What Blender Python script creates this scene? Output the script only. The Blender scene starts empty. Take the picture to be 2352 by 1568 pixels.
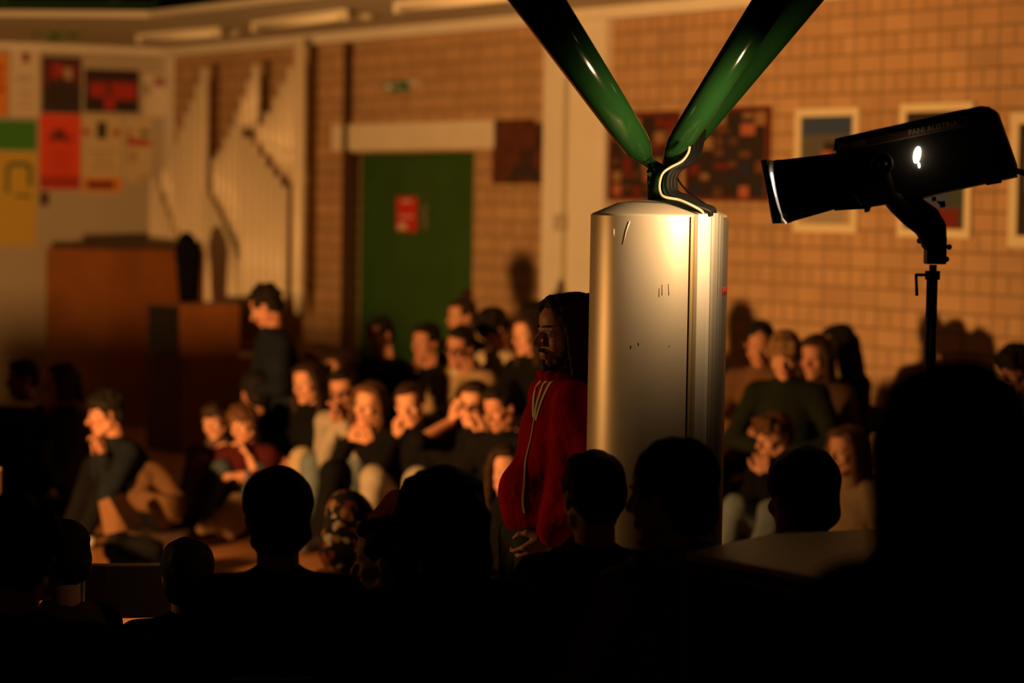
import bpy, bmesh, math, random
import numpy as np
from mathutils import Vector, Matrix, noise
random.seed(7)
S = bpy.context.scene
COL = S.collection
V = Vector
R = math.radians

# ------------------------------------------------------------------ camera
FPX = 5553.0
PITCH = math.atan(314 / FPX); ROLL = 0.016; CAMH = 2.0
_f = V((0, math.cos(PITCH), -math.sin(PITCH)))
_r0 = V((1, 0, 0)); _u0 = V((0, math.sin(PITCH), math.cos(PITCH)))
_r = _r0 * math.cos(ROLL) + _u0 * math.sin(ROLL)
_u = _u0 * math.cos(ROLL) - _r0 * math.sin(ROLL)
cd = bpy.data.cameras.new('camera'); cam = bpy.data.objects.new('camera', cd); COL.objects.link(cam)
cam.matrix_world = Matrix(((_r.x, _u.x, -_f.x, 0), (_r.y, _u.y, -_f.y, 0), (_r.z, _u.z, -_f.z, CAMH), (0, 0, 0, 1)))
cd.sensor_width = 36; cd.lens = FPX / 2352 * 36; cd.clip_start = 0.1; cd.clip_end = 200
cd.dof.use_dof = True; cd.dof.focus_distance = 7.35; cd.dof.aperture_fstop = 1.8
S.camera = cam
S.view_settings.view_transform = 'Standard'; S.view_settings.look = 'None'
S.view_settings.gamma = 1; S.view_settings.use_curve_mapping = False
S.view_settings.exposure = 0.0
w = bpy.data.worlds.new('world'); S.world = w; w.use_nodes = True
w.node_tree.nodes['Background'].inputs[0].default_value = (0.30, 0.13, 0.04, 1)
w.node_tree.nodes['Background'].inputs[1].default_value = 0.028

def light(name, kind, loc, aim, energy, color, size=0.2, angle=90, blend=0.5):
    ld = bpy.data.lights.new(name, kind); ld.energy = energy; ld.color = color
    if kind == 'AREA': ld.shape = 'DISK'; ld.size = size
    else: ld.shadow_soft_size = size
    if kind == 'SPOT': ld.spot_size = R(angle); ld.spot_blend = blend
    o = bpy.data.objects.new(name, ld); COL.objects.link(o); o.location = loc
    o.rotation_euler = (V(aim) - V(loc)).to_track_quat('-Z', 'Y').to_euler()
    return o
WARM = (1.0, 0.46, 0.125)
STAGE = V((-4.2, 9.0, 1.25))
light('stage_lamp_light', 'SPOT', STAGE, STAGE + V((0.342, 0.940, 0.04)) * 5, 2850, WARM, 0.12, 104, 0.85)
light('side_fill_light', 'SPOT', (-4.6, 8.5, 1.45), (0.24, 7.70, 1.30), 150, WARM, 0.22, 28, 0.8)  # added fill spot for the man and column, no separate lamp stands there

def ray(px, py):
    return (_f * FPX + _r * (px - 1176) + _u * (784 - py)).normalized()
def P(px, py, Y):
    d = ray(px, py); return V((0, 0, CAMH)) + d * (Y / d.y)
def PH(px, py, H):
    d = ray(px, py); return V((0, 0, CAMH)) + d * ((H - CAMH) / d.z)

# ------------------------------------------------------------------ materials
_m = {}
def mat(name, col, rough=0.7, metal=0.0, spec=0.3, noise_=0.0, nscale=8.0, bump=0.0, bscale=60, emit=None, estr=0, sheen=0):
    if name in _m: return _m[name]
    m = bpy.data.materials.new(name); m.use_nodes = True; nt = m.node_tree
    b = nt.nodes['Principled BSDF']
    b.inputs['Base Color'].default_value = (*col, 1); b.inputs['Roughness'].default_value = rough
    b.inputs['Metallic'].default_value = metal; b.inputs['Specular IOR Level'].default_value = spec
    tc = nt.nodes.new('ShaderNodeTexCoord')
    if noise_ > 0:
        n = nt.nodes.new('ShaderNodeTexNoise'); n.inputs['Scale'].default_value = nscale; n.inputs['Detail'].default_value = 4
        nt.links.new(tc.outputs['Object'], n.inputs['Vector'])
        r = nt.nodes.new('ShaderNodeMapRange'); r.inputs[3].default_value = 1 - noise_; r.inputs[4].default_value = 1 + noise_
        r.inputs[1].default_value = 0.3; r.inputs[2].default_value = 0.7
        nt.links.new(n.outputs['Fac'], r.inputs[0])
        mx = nt.nodes.new('ShaderNodeVectorMath'); mx.operation = 'SCALE'; mx.inputs[0].default_value = col
        nt.links.new(r.outputs[0], mx.inputs['Scale']); nt.links.new(mx.outputs[0], b.inputs['Base Color'])
    if bump > 0:
        n = nt.nodes.new('ShaderNodeTexNoise'); n.inputs['Scale'].default_value = bscale; n.inputs['Detail'].default_value = 3
        nt.links.new(tc.outputs['Object'], n.inputs['Vector'])
        bp = nt.nodes.new('ShaderNodeBump'); bp.inputs['Strength'].default_value = bump; bp.inputs['Distance'].default_value = 0.02
        nt.links.new(n.outputs['Fac'], bp.inputs['Height']); nt.links.new(bp.outputs[0], b.inputs['Normal'])
    if emit:
        b.inputs['Emission Color'].default_value = (*emit, 1); b.inputs['Emission Strength'].default_value = estr
    _m[name] = m; return m
def cloth(name, col): return mat('cloth_' + name, col, 0.95, 0, 0.08, 0.18, 9, 0.6, 22)

# ------------------------------------------------------------------ mesh helpers
def tag(o, label=None, cat=None, group=None, kind=None):
    if label: o['label'] = label
    if cat: o['category'] = cat
    if group: o['group'] = group
    if kind: o['kind'] = kind
    return o
def link(name, me, parent=None, m=None):
    if m is not None:
        for q in (m if isinstance(m, (list, tuple)) else [m]): me.materials.append(q)
    o = bpy.data.objects.new(name, me); COL.objects.link(o)
    if parent is not None: o.parent = parent
    return o
def empty(name, loc, rz=0):
    o = bpy.data.objects.new(name, None); COL.objects.link(o); o.location = loc; o.rotation_euler = (0, 0, rz)
    o.empty_display_size = 0.1
    return o
class MB:
    def __init__(s): s.bm = bmesh.new()
    def box(s, c, size, rot=None, bev=0.0, mi=0):
        M = Matrix.Translation(V(c)) @ (rot.to_4x4() if rot is not None else Matrix.Identity(4)) @ Matrix.Diagonal((size[0], size[1], size[2], 1))
        r = bmesh.ops.create_cube(s.bm, size=1, matrix=M)
        fs = {f for v in r['verts'] for f in v.link_faces}
        for f in fs: f.material_index = mi
        if bev > 0:
            es = {e for v in r['verts'] for e in v.link_edges}
            rb = bmesh.ops.bevel(s.bm, geom=list(es), offset=bev, segments=2, affect='EDGES', profile=0.5)
            for f in rb['faces']: f.material_index = mi
        return s
    def tube(s, pts, rad, n=14, cap=True, mi=0):
        pts = [V(p) for p in pts]; rr = rad if isinstance(rad, (list, tuple)) else [rad] * len(pts)
        rings = []; t0 = (pts[1] - pts[0]).normalized()
        a = t0.orthogonal().normalized()
        for i, p in enumerate(pts):
            t = (pts[min(i + 1, len(pts) - 1)] - pts[max(i - 1, 0)]).normalized()
            a = (a - t * a.dot(t)).normalized(); b = t.cross(a)
            rings.append([s.bm.verts.new(p + (a * math.cos(k * 2 * math.pi / n) + b * math.sin(k * 2 * math.pi / n)) * rr[i]) for k in range(n)])
        for i in range(len(rings) - 1):
            for k in range(n):
                f = s.bm.faces.new((rings[i][k], rings[i][(k + 1) % n], rings[i + 1][(k + 1) % n], rings[i + 1][k])); f.smooth = True; f.material_index = mi
        if cap:
            f = s.bm.faces.new(list(reversed(rings[0]))); f.material_index = mi
            f = s.bm.faces.new(rings[-1]); f.material_index = mi
        return s
    def lathe(s, prof, c, n=48, mi=0, axis=None, a0=0, a1=2 * math.pi):
        M = Matrix.Translation(V(c)) @ (axis.to_4x4() if axis is not None else Matrix.Identity(4))
        full = abs(a1 - a0 - 2 * math.pi) < 1e-6; cnt = n if full else n + 1
        rings = [[s.bm.verts.new(M @ V((r * math.cos(a0 + (a1 - a0) * k / n), r * math.sin(a0 + (a1 - a0) * k / n), z))) for k in range(cnt)] for r, z in prof]
        for i in range(len(rings) - 1):
            for k in range(n if full else n):
                f = s.bm.faces.new((rings[i][k], rings[i][(k + 1) % cnt], rings[i + 1][(k + 1) % cnt], rings[i + 1][k])); f.smooth = True; f.material_index = mi
        return s
    def ell(s, c, r, rot=None, nu=14, nv=9, mi=0):
        M = Matrix.Translation(V(c)) @ (rot.to_4x4() if rot is not None else Matrix.Identity(4)) @ Matrix.Diagonal((r[0], r[1], r[2], 1))
        top = s.bm.verts.new(M @ V((0, 0, 1))); bot = s.bm.verts.new(M @ V((0, 0, -1)))
        rings = [[s.bm.verts.new(M @ V((math.sin(math.pi * i / nv) * math.cos(2 * math.pi * k / nu), math.sin(math.pi * i / nv) * math.sin(2 * math.pi * k / nu), math.cos(math.pi * i / nv)))) for k in range(nu)] for i in range(1, nv)]
        fs = []
        for k in range(nu):
            q = (k + 1) % nu; fs.append(s.bm.faces.new((top, rings[0][k], rings[0][q]))); fs.append(s.bm.faces.new((bot, rings[-1][q], rings[-1][k])))
            for i in range(nv - 2): fs.append(s.bm.faces.new((rings[i][k], rings[i + 1][k], rings[i + 1][q], rings[i][q])))
        for f in fs: f.smooth = True; f.material_index = mi
        return s
    def cap(s, a, b, ra, rb=None):
        rb = ra if rb is None else rb; a = V(a); b = V(b)
        s.ell(a, (ra,) * 3); s.ell(b, (rb,) * 3)
        if (b - a).length > 1e-4: s.tube([a, b], [ra, rb], 14)
        return s
    def prism(s, poly, dvec, mi=0):
        a = [s.bm.verts.new(V(p)) for p in poly]; b = [s.bm.verts.new(V(p) + V(dvec)) for p in poly]
        n = len(a)
        fs = [s.bm.faces.new(list(reversed(a))), s.bm.faces.new(b)]
        for i in range(n): fs.append(s.bm.faces.new((a[i], a[(i + 1) % n], b[(i + 1) % n], b[i])))
        for f in fs: f.material_index = mi
        return s
    def mesh(s, name):
        bmesh.ops.recalc_face_normals(s.bm, faces=s.bm.faces)
        me = bpy.data.meshes.new(name); s.bm.to_mesh(me); s.bm.free(); return me
    def build(s, name, m, parent=None): return link(name, s.mesh(name), parent, m)
class SB:
    """blended solid: tapered capsules and ellipsoids joined into one continuous surface"""
    def __init__(s, k=0.02): s.p = []; s.k = k
    def cap(s, a, b, ra, rb=None, k=None):
        s.p.append((0, np.array(V(a)), np.array(V(b)), ra, ra if rb is None else rb, s.k if k is None else k)); return s
    def ell(s, c, r, rot=None, *_, k=None):
        M = np.array(rot) if rot is not None else np.eye(3)
        s.p.append((1, np.array(V(c)), M, np.array([float(q) for q in r]), 0, s.k if k is None else k)); return s
def remesh(sb, name, vox, smooth=0, disp=0.0, dscale=9.0):
    lo = []; hi = []
    for t, a, b, r, r2, k in sb.p:
        if t == 0:
            m = max(r, r2); lo.append(np.minimum(a, b) - m); hi.append(np.maximum(a, b) + m)
        else:
            e = np.sqrt(((b * r) ** 2).sum(1)); lo.append(a - e); hi.append(a + e)
    o = np.min(lo, 0) - 4 * vox; n = np.ceil((np.max(hi, 0) + 4 * vox - o) / vox).astype(int) + 1
    F = np.full(n, 0.5, np.float32)
    for (t, a, b, r, r2, k), l, h in zip(sb.p, lo, hi):
        pad = k + 2.5 * vox
        i0 = np.maximum(((l - pad - o) / vox).astype(int), 0); i1 = np.minimum(((h + pad - o) / vox).astype(int) + 2, n)
        ax = [(np.arange(i0[q], i1[q], dtype=np.float32) * vox + o[q] - a[q]).astype(np.float32) for q in range(3)]
        X = ax[0][:, None, None]; Y = ax[1][None, :, None]; Z = ax[2][None, None, :]
        if t == 0:
            d = (b - a).astype(np.float32); dd = max(float((d * d).sum()), 1e-9)
            T = np.clip((X * d[0] + Y * d[1] + Z * d[2]) / dd, 0, 1)
            D = np.sqrt((X - d[0] * T) ** 2 + (Y - d[1] * T) ** 2 + (Z - d[2] * T) ** 2) - (r + (r2 - r) * T)
        else:
            M = b.astype(np.float32); q = [(X * M[0, c] + Y * M[1, c] + Z * M[2, c]) for c in range(3)]
            k0 = np.sqrt(sum((q[c] / r[c]) ** 2 for c in range(3))); k1 = np.sqrt(sum((q[c] / r[c] ** 2) ** 2 for c in range(3))) + 1e-6
            D = k0 * (k0 - 1) / k1
        S_ = F[i0[0]:i1[0], i0[1]:i1[1], i0[2]:i1[2]]
        H = np.clip(0.5 + 0.5 * (S_ - D) / k, 0, 1)
        F[i0[0]:i1[0], i0[1]:i1[1], i0[2]:i1[2]] = S_ + (D - S_) * H - k * H * (1 - H)
    ins = F < 0
    c = np.zeros([q - 1 for q in n], np.uint8)
    offs = [(x, y, z) for x in (0, 1) for y in (0, 1) for z in (0, 1)]
    for x, y, z in offs: c += ins[x:n[0] - 1 + x, y:n[1] - 1 + y, z:n[2] - 1 + z]
    act = np.argwhere((c > 0) & (c < 8)); idx = np.full(c.shape, -1, np.int32); idx[act[:, 0], act[:, 1], act[:, 2]] = np.arange(len(act))
    val = {f: F[act[:, 0] + f[0], act[:, 1] + f[1], act[:, 2] + f[2]] for f in offs}
    acc = np.zeros((len(act), 3)); cnt = np.zeros(len(act))
    for f in offs:
        for q in range(3):
            if f[q] == 0:
                g = list(f); g[q] = 1; g = tuple(g); va, vb = val[f], val[g]; m = (va < 0) != (vb < 0)
                t = np.where(m, va / np.where(m, va - vb, 1), 0); pt = np.array(f, float)[None, :].repeat(len(act), 0); pt[:, q] += t
                acc[m] += pt[m]; cnt[m] += 1
    co = (act + acc / cnt[:, None]) * vox + o
    faces = []
    for q in range(3):
        A = [slice(None)] * 3; B = [slice(None)] * 3; A[q] = slice(0, -1); B[q] = slice(1, None)
        a_ = ins[tuple(A)]; b_ = ins[tuple(B)]; e = np.argwhere(a_ != b_); sg = a_[e[:, 0], e[:, 1], e[:, 2]]
        u, v = (q + 1) % 3, (q + 2) % 3; quad = []
        for du, dv in ((1, 1), (0, 1), (0, 0), (1, 0)):
            p = e.copy(); p[:, u] -= du; p[:, v] -= dv; quad.append(idx[p[:, 0], p[:, 1], p[:, 2]])
        Q = np.stack(quad, 1); Q[~sg] = Q[~sg][:, ::-1]; faces.append(Q)
    Q = np.concatenate(faces); nv, nf = len(co), len(Q)
    for _ in range(smooth):
        s_ = np.zeros_like(co); w_ = np.zeros(nv)
        for i in range(4):
            np.add.at(s_, Q[:, i], co[Q[:, (i + 1) % 4]]); np.add.at(w_, Q[:, i], 1)
        co = co * 0.5 + 0.5 * s_ / w_[:, None]
    if disp:
        e1 = co[Q[:, 2]] - co[Q[:, 0]]; e2 = co[Q[:, 3]] - co[Q[:, 1]]; fn = np.cross(e1, e2); vn = np.zeros_like(co)
        for i in range(4): np.add.at(vn, Q[:, i], fn)
        vn /= np.linalg.norm(vn, axis=1)[:, None] + 1e-9
        rs = np.random.RandomState(len(co) % 9973); w_ = np.zeros(nv)
        for oc in range(9):
            dv = rs.normal(size=3); dv[2] *= 0.7; fr = dscale * (1 + 0.33 * oc); w_ += np.sin(co @ (dv * fr) + rs.uniform(0, 6)+ 1.3 * np.sin(co @ (rs.normal(size=3) * fr * 0.6))) / (1 + 0.25 * oc)
        co = co + vn * (disp * 0.33 * w_)[:, None]
    me = bpy.data.meshes.new(name); me.vertices.add(nv); me.vertices.foreach_set('co', co.astype(np.float32).ravel())
    me.loops.add(nf * 4); me.polygons.add(nf); me.loops.foreach_set('vertex_index', Q.astype(np.int32).ravel())
    me.polygons.foreach_set('loop_start', np.arange(0, nf * 4, 4, dtype=np.int32)); me.polygons.foreach_set('use_smooth', np.ones(nf, bool))
    me.update(calc_edges=True); me.validate(); return me
def text_mesh(body, size, depth=0.0015):
    c = bpy.data.curves.new('t', 'FONT'); c.body = body; c.size = size; c.extrude = depth; c.align_x = 'CENTER'; c.align_y = 'CENTER'
    c.resolution_u = 3
    o = bpy.data.objects.new('t', c); COL.objects.link(o)
    dg = bpy.context.evaluated_depsgraph_get(); dg.update()
    me = bpy.data.meshes.new_from_object(o.evaluated_get(dg)); bpy.data.objects.remove(o); return me

# ------------------------------------------------------------------ room shell
HC = 3.44                                       # underside of the gallery
WO = V((0, 18.7, 0)); WD = V((0.5812, -0.8137, 0)); WN = V((-0.8137, -0.5812, 0))      # brick wall
LO = V((-3.35, 23.39, 0)); LD = V((0.927, 0.376, 0)); LN = V((0.376, -0.927, 0))        # poster wall
def on_wall(px, py, O=WO, N=WN, D=WD, off=0.0):
    d = ray(px, py); c = V((0, 0, CAMH)); o = O + N * off
    p = c + d * ((o - c).dot(N) / d.dot(N)); return ((p - O).dot(D), p.z)
def wp(s, z, off=0.0, O=WO, N=WN, D=WD):
    return V((O.x, O.y, 0)) + D * s + N * off + V((0, 0, z))
def wall_rot(N, D): return Matrix((D, -N, V((0, 0, 1)))).transposed()    # local x along wall, -y out, z up
WR = wall_rot(WN, WD); LR = wall_rot(LN, LD)

def brick_mat():
    m = bpy.data.materials.new('sand_lime_brick'); m.use_nodes = True; nt = m.node_tree; b = nt.nodes['Principled BSDF']
    tc = nt.nodes.new('ShaderNodeTexCoord'); sp = nt.nodes.new('ShaderNodeSeparateXYZ'); cb = nt.nodes.new('ShaderNodeCombineXYZ')
    nt.links.new(tc.outputs['Object'], sp.inputs[0]); nt.links.new(sp.outputs[0], cb.inputs[0]); nt.links.new(sp.outputs[2], cb.inputs[1])
    br = nt.nodes.new('ShaderNodeTexBrick'); br.offset = 0.0; br.offset_frequency = 2; br.squash = 0.5; br.squash_frequency = 2
    br.inputs['Scale'].default_value = 1; br.inputs['Brick Width'].default_value = 0.25; br.inputs['Row Height'].default_value = 0.125
    br.inputs['Mortar Size'].default_value = 0.0085; br.inputs['Mortar Smooth'].default_value = 0.2; br.inputs['Bias'].default_value = 0
    br.inputs['Color1'].default_value = (0.54, 0.345, 0.20, 1); br.inputs['Color2'].default_value = (0.46, 0.29, 0.165, 1)
    br.inputs['Mortar'].default_value = (0.27, 0.18, 0.10, 1)
    nt.links.new(cb.outputs[0], br.inputs['Vector'])
    n = nt.nodes.new('ShaderNodeTexNoise'); n.inputs['Scale'].default_value = 2.5; n.inputs['Detail'].default_value = 5
    nt.links.new(tc.outputs['Object'], n.inputs['Vector'])
    r = nt.nodes.new('ShaderNodeMapRange'); r.inputs[1].default_value = 0.3; r.inputs[2].default_value = 0.7; r.inputs[3].default_value = 0.9; r.inputs[4].default_value = 1.1
    nt.links.new(n.outputs['Fac'], r.inputs[0])
    mx = nt.nodes.new('ShaderNodeVectorMath'); mx.operation = 'SCALE'
    nt.links.new(br.outputs['Color'], mx.inputs[0]); nt.links.new(r.outputs[0], mx.inputs['Scale']); nt.links.new(mx.outputs[0], b.inputs['Base Color'])
    bp = nt.nodes.new('ShaderNodeBump'); bp.inputs['Strength'].default_value = 0.5; bp.inputs['Distance'].default_value = 0.006; bp.invert = True
    nt.links.new(br.outputs['Fac'], bp.inputs['Height']); nt.links.new(bp.outputs[0], b.inputs['Normal'])
    b.inputs['Roughness'].default_value = 0.85; b.inputs['Specular IOR Level'].default_value = 0.2
    return m
BRICK = brick_mat()
PLASTER = mat('white_plaster', (0.80, 0.76, 0.70), 0.8, noise_=0.04, nscale=3)
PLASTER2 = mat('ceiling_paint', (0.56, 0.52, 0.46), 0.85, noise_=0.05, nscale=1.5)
CREAM = mat('cream_paint', (0.80, 0.74, 0.64), 0.6, noise_=0.04, nscale=4)
WOODF = mat('parquet', (0.30, 0.13, 0.05), 0.35, spec=0.4, noise_=0.25, nscale=5)
GREEN = mat('green_door_paint', (0.035, 0.10, 0.018), 0.5, noise_=0.1, nscale=3)
def struct(o): o['kind'] = 'structure'; return o

def floor_mat():
    m = bpy.data.materials.new('parquet_floor'); m.use_nodes = True; nt = m.node_tree; b = nt.nodes['Principled BSDF']
    tc = nt.nodes.new('ShaderNodeTexCoord')
    br = nt.nodes.new('ShaderNodeTexBrick'); br.inputs['Scale'].default_value = 1; br.inputs['Brick Width'].default_value = 0.9; br.inputs['Row Height'].default_value = 0.12
    br.inputs['Mortar Size'].default_value = 0.002; br.inputs['Color1'].default_value = (0.46, 0.20, 0.07, 1); br.inputs['Color2'].default_value = (0.36, 0.15, 0.05, 1)
    br.inputs['Mortar'].default_value = (0.06, 0.03, 0.01, 1)
    nt.links.new(tc.outputs['Object'], br.inputs['Vector']); nt.links.new(br.outputs['Color'], b.inputs['Base Color'])
    b.inputs['Roughness'].default_value = 0.4
    return m
struct(MB().box((0, 12, -0.1), (26, 34, 0.2)).build('floor', floor_mat()))

# brick wall with the doorway cut out of it
s0, _ = on_wall(790, 450); s1, _ = on_wall(1088, 450)
_, zd = on_wall(960, 349)
SL = -5.8; SR = 22.0; HW = 3.9
def brick_piece(sa, sb, za, zb):
    return MB().box(((sa + sb) / 2, 0.15, (za + zb) / 2), (sb - sa, 0.3, zb - za))
wall = MB()
for sa, sb, za, zb in ((SL, s0, 0, HW), (s1, SR, 0, HW), (s0, s1, zd, HW)):
    wall.box(((sa + sb) / 2, 0.175, (za + zb) / 2), (sb - sa, 0.35, zb - za))
wb = wall.build('wall_back', BRICK); wb.matrix_world = Matrix.Translation(WO) @ WR.to_4x4(); struct(wb)
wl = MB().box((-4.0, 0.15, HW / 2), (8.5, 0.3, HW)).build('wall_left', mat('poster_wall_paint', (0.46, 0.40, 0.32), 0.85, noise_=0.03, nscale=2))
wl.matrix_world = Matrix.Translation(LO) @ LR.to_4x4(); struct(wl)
# strip of plaster at the corner and narrow cover trim
def wbox(name, m, sa, sb, za, zb, o0, o1, parent=None, O=WO, N=WN, D=WD, bev=0.0, Rm=None):
    Rm = WR if N is WN else LR
    b = MB().box(((sa + sb) / 2, -(o0 + o1) / 2, (za + zb) / 2), (sb - sa, abs(o1 - o0), zb - za), bev=bev)
    o = b.build(name, m, parent)
    o.matrix_world = Matrix.Translation(O) @ Rm.to_4x4()
    return o
def pxbox(name, m, x0, y0, x1, y1, o0, o1, left=False, bev=0.0):
    O, N, D = (LO, LN, LD) if left else (WO, WN, WD)
    xm, ym = (x0 + x1) / 2, (y0 + y1) / 2
    sa, _ = on_wall(x0, ym, O, N, D, o1); sb, _ = on_wall(x1, ym, O, N, D, o1)
    _, zb = on_wall(xm, y0, O, N, D, o1); _, za = on_wall(xm, y1, O, N, D, o1)
    return wbox(name, m, sa, sb, za, zb, o0, o1, O=O, N=N, D=D, bev=bev)
sc, _ = on_wall(400, 200)
struct(wbox('trim_1', PLASTER, -5.78, sc, 0, HC, 0.0, 0.03))
struct(wbox('trim_2', PLASTER, sc, SR, HC - 0.085, HC, 0.0, 0.12))           # pale beam along the top of the brick wall
struct(wbox('trim_3', PLASTER, -7.9, 0.0, HC - 0.06, HC, 0.0, 0.05, O=LO, N=LN, D=LD))
# the gallery: ceiling slab between walls and its front edge
e0 = PH(-260, 43, HC); e1 = PH(340, 40, HC); e2 = PH(700, 0, HC)
dr = (e2 - e1).normalized(); e3 = e1 + WD * 22
k0 = LO + LD * -8.5; k1 = LO - LN * 0.2; k2 = WO + WD * SR
slab = [V((p.x, p.y, HC)) for p in (V((e0.x - 4, e0.y + 0.2, 0)), e1, e3, k2, k1, k0)]
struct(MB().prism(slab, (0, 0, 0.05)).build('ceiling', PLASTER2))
struct(MB().box((-2, 14, 9.1), (40, 40, 0.2)).build('ceiling_upper', mat('dark_roof', (0.03, 0.035, 0.02), 0.9)))
# dark block added over the slab in place of the unlit open atrium, and dark steel roof rail crossing behind plants
DGREEN = mat('dark_green_steel', (0.018, 0.055, 0.02), 0.4)
par = [V((p.x, p.y, HC + 0.05)) for p in (V((e0.x - 4, e0.y + 0.25, 0)), e1 + V((0.05, 0.15, 0)), e3 + V((0.1, 0.15, 0)))]
pb = MB()
for a, b in ((par[0], par[1]), (par[1], par[2])):
    for z in (0.06, 0.25, 0.6):
        pb.tube([a + V((0, 0, z)), b + V((0, 0, z))], 0.022)
    n = int((b - a).length / 1.2)
    for i in range(n + 1):
        q = a.lerp(b, i / n); pb.tube([q, q + V((0, 0, 0.62))], 0.02)
DKP = mat('atrium_dark', (0.012, 0.015, 0.008), 0.9, spec=0.1)
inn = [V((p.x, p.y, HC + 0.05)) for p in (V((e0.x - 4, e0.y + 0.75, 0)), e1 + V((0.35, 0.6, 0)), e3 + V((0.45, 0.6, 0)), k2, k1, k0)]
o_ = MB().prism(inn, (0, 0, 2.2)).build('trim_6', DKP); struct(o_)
rl = pb.build('gallery_railing', DGREEN); tag(rl, 'dark green steel railing standing on the edge of the white gallery', 'railing')

# white pillar in the wall with groove and socket box
s_a, _ = on_wall(1262, 300); s_b, _ = on_wall(1404, 300)
struct(wbox('trim_4', PLASTER, s_a, s_b, 0, HC, 0.0, 0.06))
gx, _ = on_wall(1318, 300)
GREYM = mat('grey_conduit', (0.52, 0.47, 0.36), 0.6)
cnd = empty('wall_conduit', wp(gx, 0.3, 0.06)); tag(cnd, 'grey vertical cable conduit with a small junction box on the white pillar', 'conduit')
def child_world(o, par):
    mw = o.matrix_world.copy(); o.parent = par; bpy.context.view_layer.update(); o.matrix_parent_inverse = par.matrix_world.inverted(); o.matrix_world = mw; return o
def adopt(o, par):
    """parent keeping world placement (both given by explicit transforms)"""
    pm = Matrix.LocRotScale(par.location, par.rotation_euler, par.scale)
    om = o.matrix_basis.copy(); o.parent = par; o.matrix_parent_inverse = pm.inverted(); o.matrix_basis = om; return o
adopt(wbox('conduit', GREYM, gx - 0.02, gx + 0.02, 0.3, 2.95, 0.06, 0.085), cnd)
_, zj = on_wall(1312, 512); sj, _ = on_wall(1312, 512)
adopt(wbox('junction_box', GREYM, sj - 0.055, sj + 0.055, zj - 0.06, zj + 0.06, 0.085, 0.13, bev=0.008), cnd)

# door: lintel, recess, green leaves
struct(pxbox('trim_5', CREAM, 762, 281, 1131, 343, 0.0, 0.05))
sdl, _ = on_wall(838, 500, off=-0.30)
door = empty('door_1', wp((s0 + s1) / 2, 0, -0.3)); door['kind'] = 'structure'
mid = s0 + (s1 - s0) * 0.56
fr = MB()
M4 = Matrix.Translation(WO) @ WR.to_4x4()
def wb_part(name, m, sa, sb, za, zb, o0, o1, par, bev=0.0):
    return adopt(wbox(name, m, sa, sb, za, zb, o0, o1, bev=bev), par)
wb_part('door_leaf', GREEN, s0 + 0.04, mid - 0.004, 0.01, zd - 0.04, -0.25, -0.20, door, 0.004)
wb_part('door_leaf', GREEN, mid + 0.004, s1 - 0.04, 0.01, zd - 0.04, -0.25, -0.20, door, 0.004)
wb_part('door_frame', GREEN, s0 + 0.001, s0 + 0.04, 0.0, zd, -0.34, -0.17, door)
wb_part('door_frame', GREEN, s1 - 0.04, s1 - 0.001, 0.0, zd, -0.34, -0.17, door)
wb_part('door_frame', GREEN, s0 + 0.04, s1 - 0.04, zd - 0.04, zd - 0.001, -0.34, -0.17, door)
STEEL = mat('satin_steel', (0.55, 0.5, 0.42), 0.3, 0.9)
sh, zh = on_wall(977, 490, off=-0.2)
h = MB().tube([(0, 0, 0), (0, -0.06, 0), (0.10, -0.06, 0)], 0.011).box((0, -0.003, -0.03), (0.05, 0.008, 0.2), bev=0.003).build('door_handle', STEEL)
h.matrix_world = Matrix.Translation(wp(sh, zh, -0.199)) @ WR.to_4x4(); adopt(h, door)
REDP = mat('red_notice', (0.62, 0.03, 0.02), 0.6)
PAPER = mat('paper_white', (0.75, 0.70, 0.62), 0.7)
def notice(x0, y0, x1, y1, off, mbase, marks, name, label, cat, left=False, th=0.006, group=None):
    """flat printed sheet on a wall: a thin board plus printed marks given in 0..1 sheet coordinates"""
    O, N, D = (LO, LN, LD) if left else (WO, WN, WD); Rm = LR if left else WR
    xm, ym = (x0 + x1) / 2, (y0 + y1) / 2
    sa, _ = on_wall(x0, ym, O, N, D, off); sb, _ = on_wall(x1, ym, O, N, D, off)
    _, zb = on_wall(xm, y0, O, N, D, off); _, za = on_wall(xm, y1, O, N, D, off)
    root = MB(); W = sb - sa; Hh = zb - za
    root.box((0, -th / 2, 0), (W, th, Hh), mi=0)
    mats = [mbase]
    for k, (u0, v0, u1, v1, mm) in enumerate(marks):
        if mm not in mats: mats.append(mm)
        root.box(((u0 + u1) / 2 * W - W / 2, -th - 0.0008 - 0.0002 * k, Hh / 2 - (v0 + v1) / 2 * Hh), ((u1 - u0) * W, 0.001 + 0.0004 * k, (v1 - v0) * Hh), mi=mats.index(mm))
    o = root.build(name, mats); o.matrix_world = Matrix.Translation(wp((sa + sb) / 2, (za + zb) / 2, off, O, N, D)) @ Rm.to_4x4()
    tag(o, label, cat, group); return o
DK = mat('print_black', (0.03, 0.02, 0.02), 0.6); DR = mat('print_dark_red', (0.16, 0.02, 0.015), 0.6); RD = mat('print_red', (0.42, 0.03, 0.02), 0.6)
ORG = mat('print_orange', (0.75, 0.27, 0.02), 0.6); GRN = mat('print_green', (0.05, 0.24, 0.02), 0.6); DG = mat('print_dark_green', (0.10, 0.16, 0.05), 0.6)
CRM = mat('print_cream', (0.62, 0.50, 0.30), 0.7); YEL = mat('print_yellow', (0.62, 0.42, 0.06), 0.7); GRY = mat('print_grey', (0.36, 0.30, 0.24), 0.7)
FADE = mat('print_faded_brown', (0.46, 0.33, 0.20), 0.7); PUR = mat('print_purple', (0.34, 0.16, 0.20), 0.7); BLU = mat('print_blue', (0.04, 0.07, 0.16), 0.6)
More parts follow.
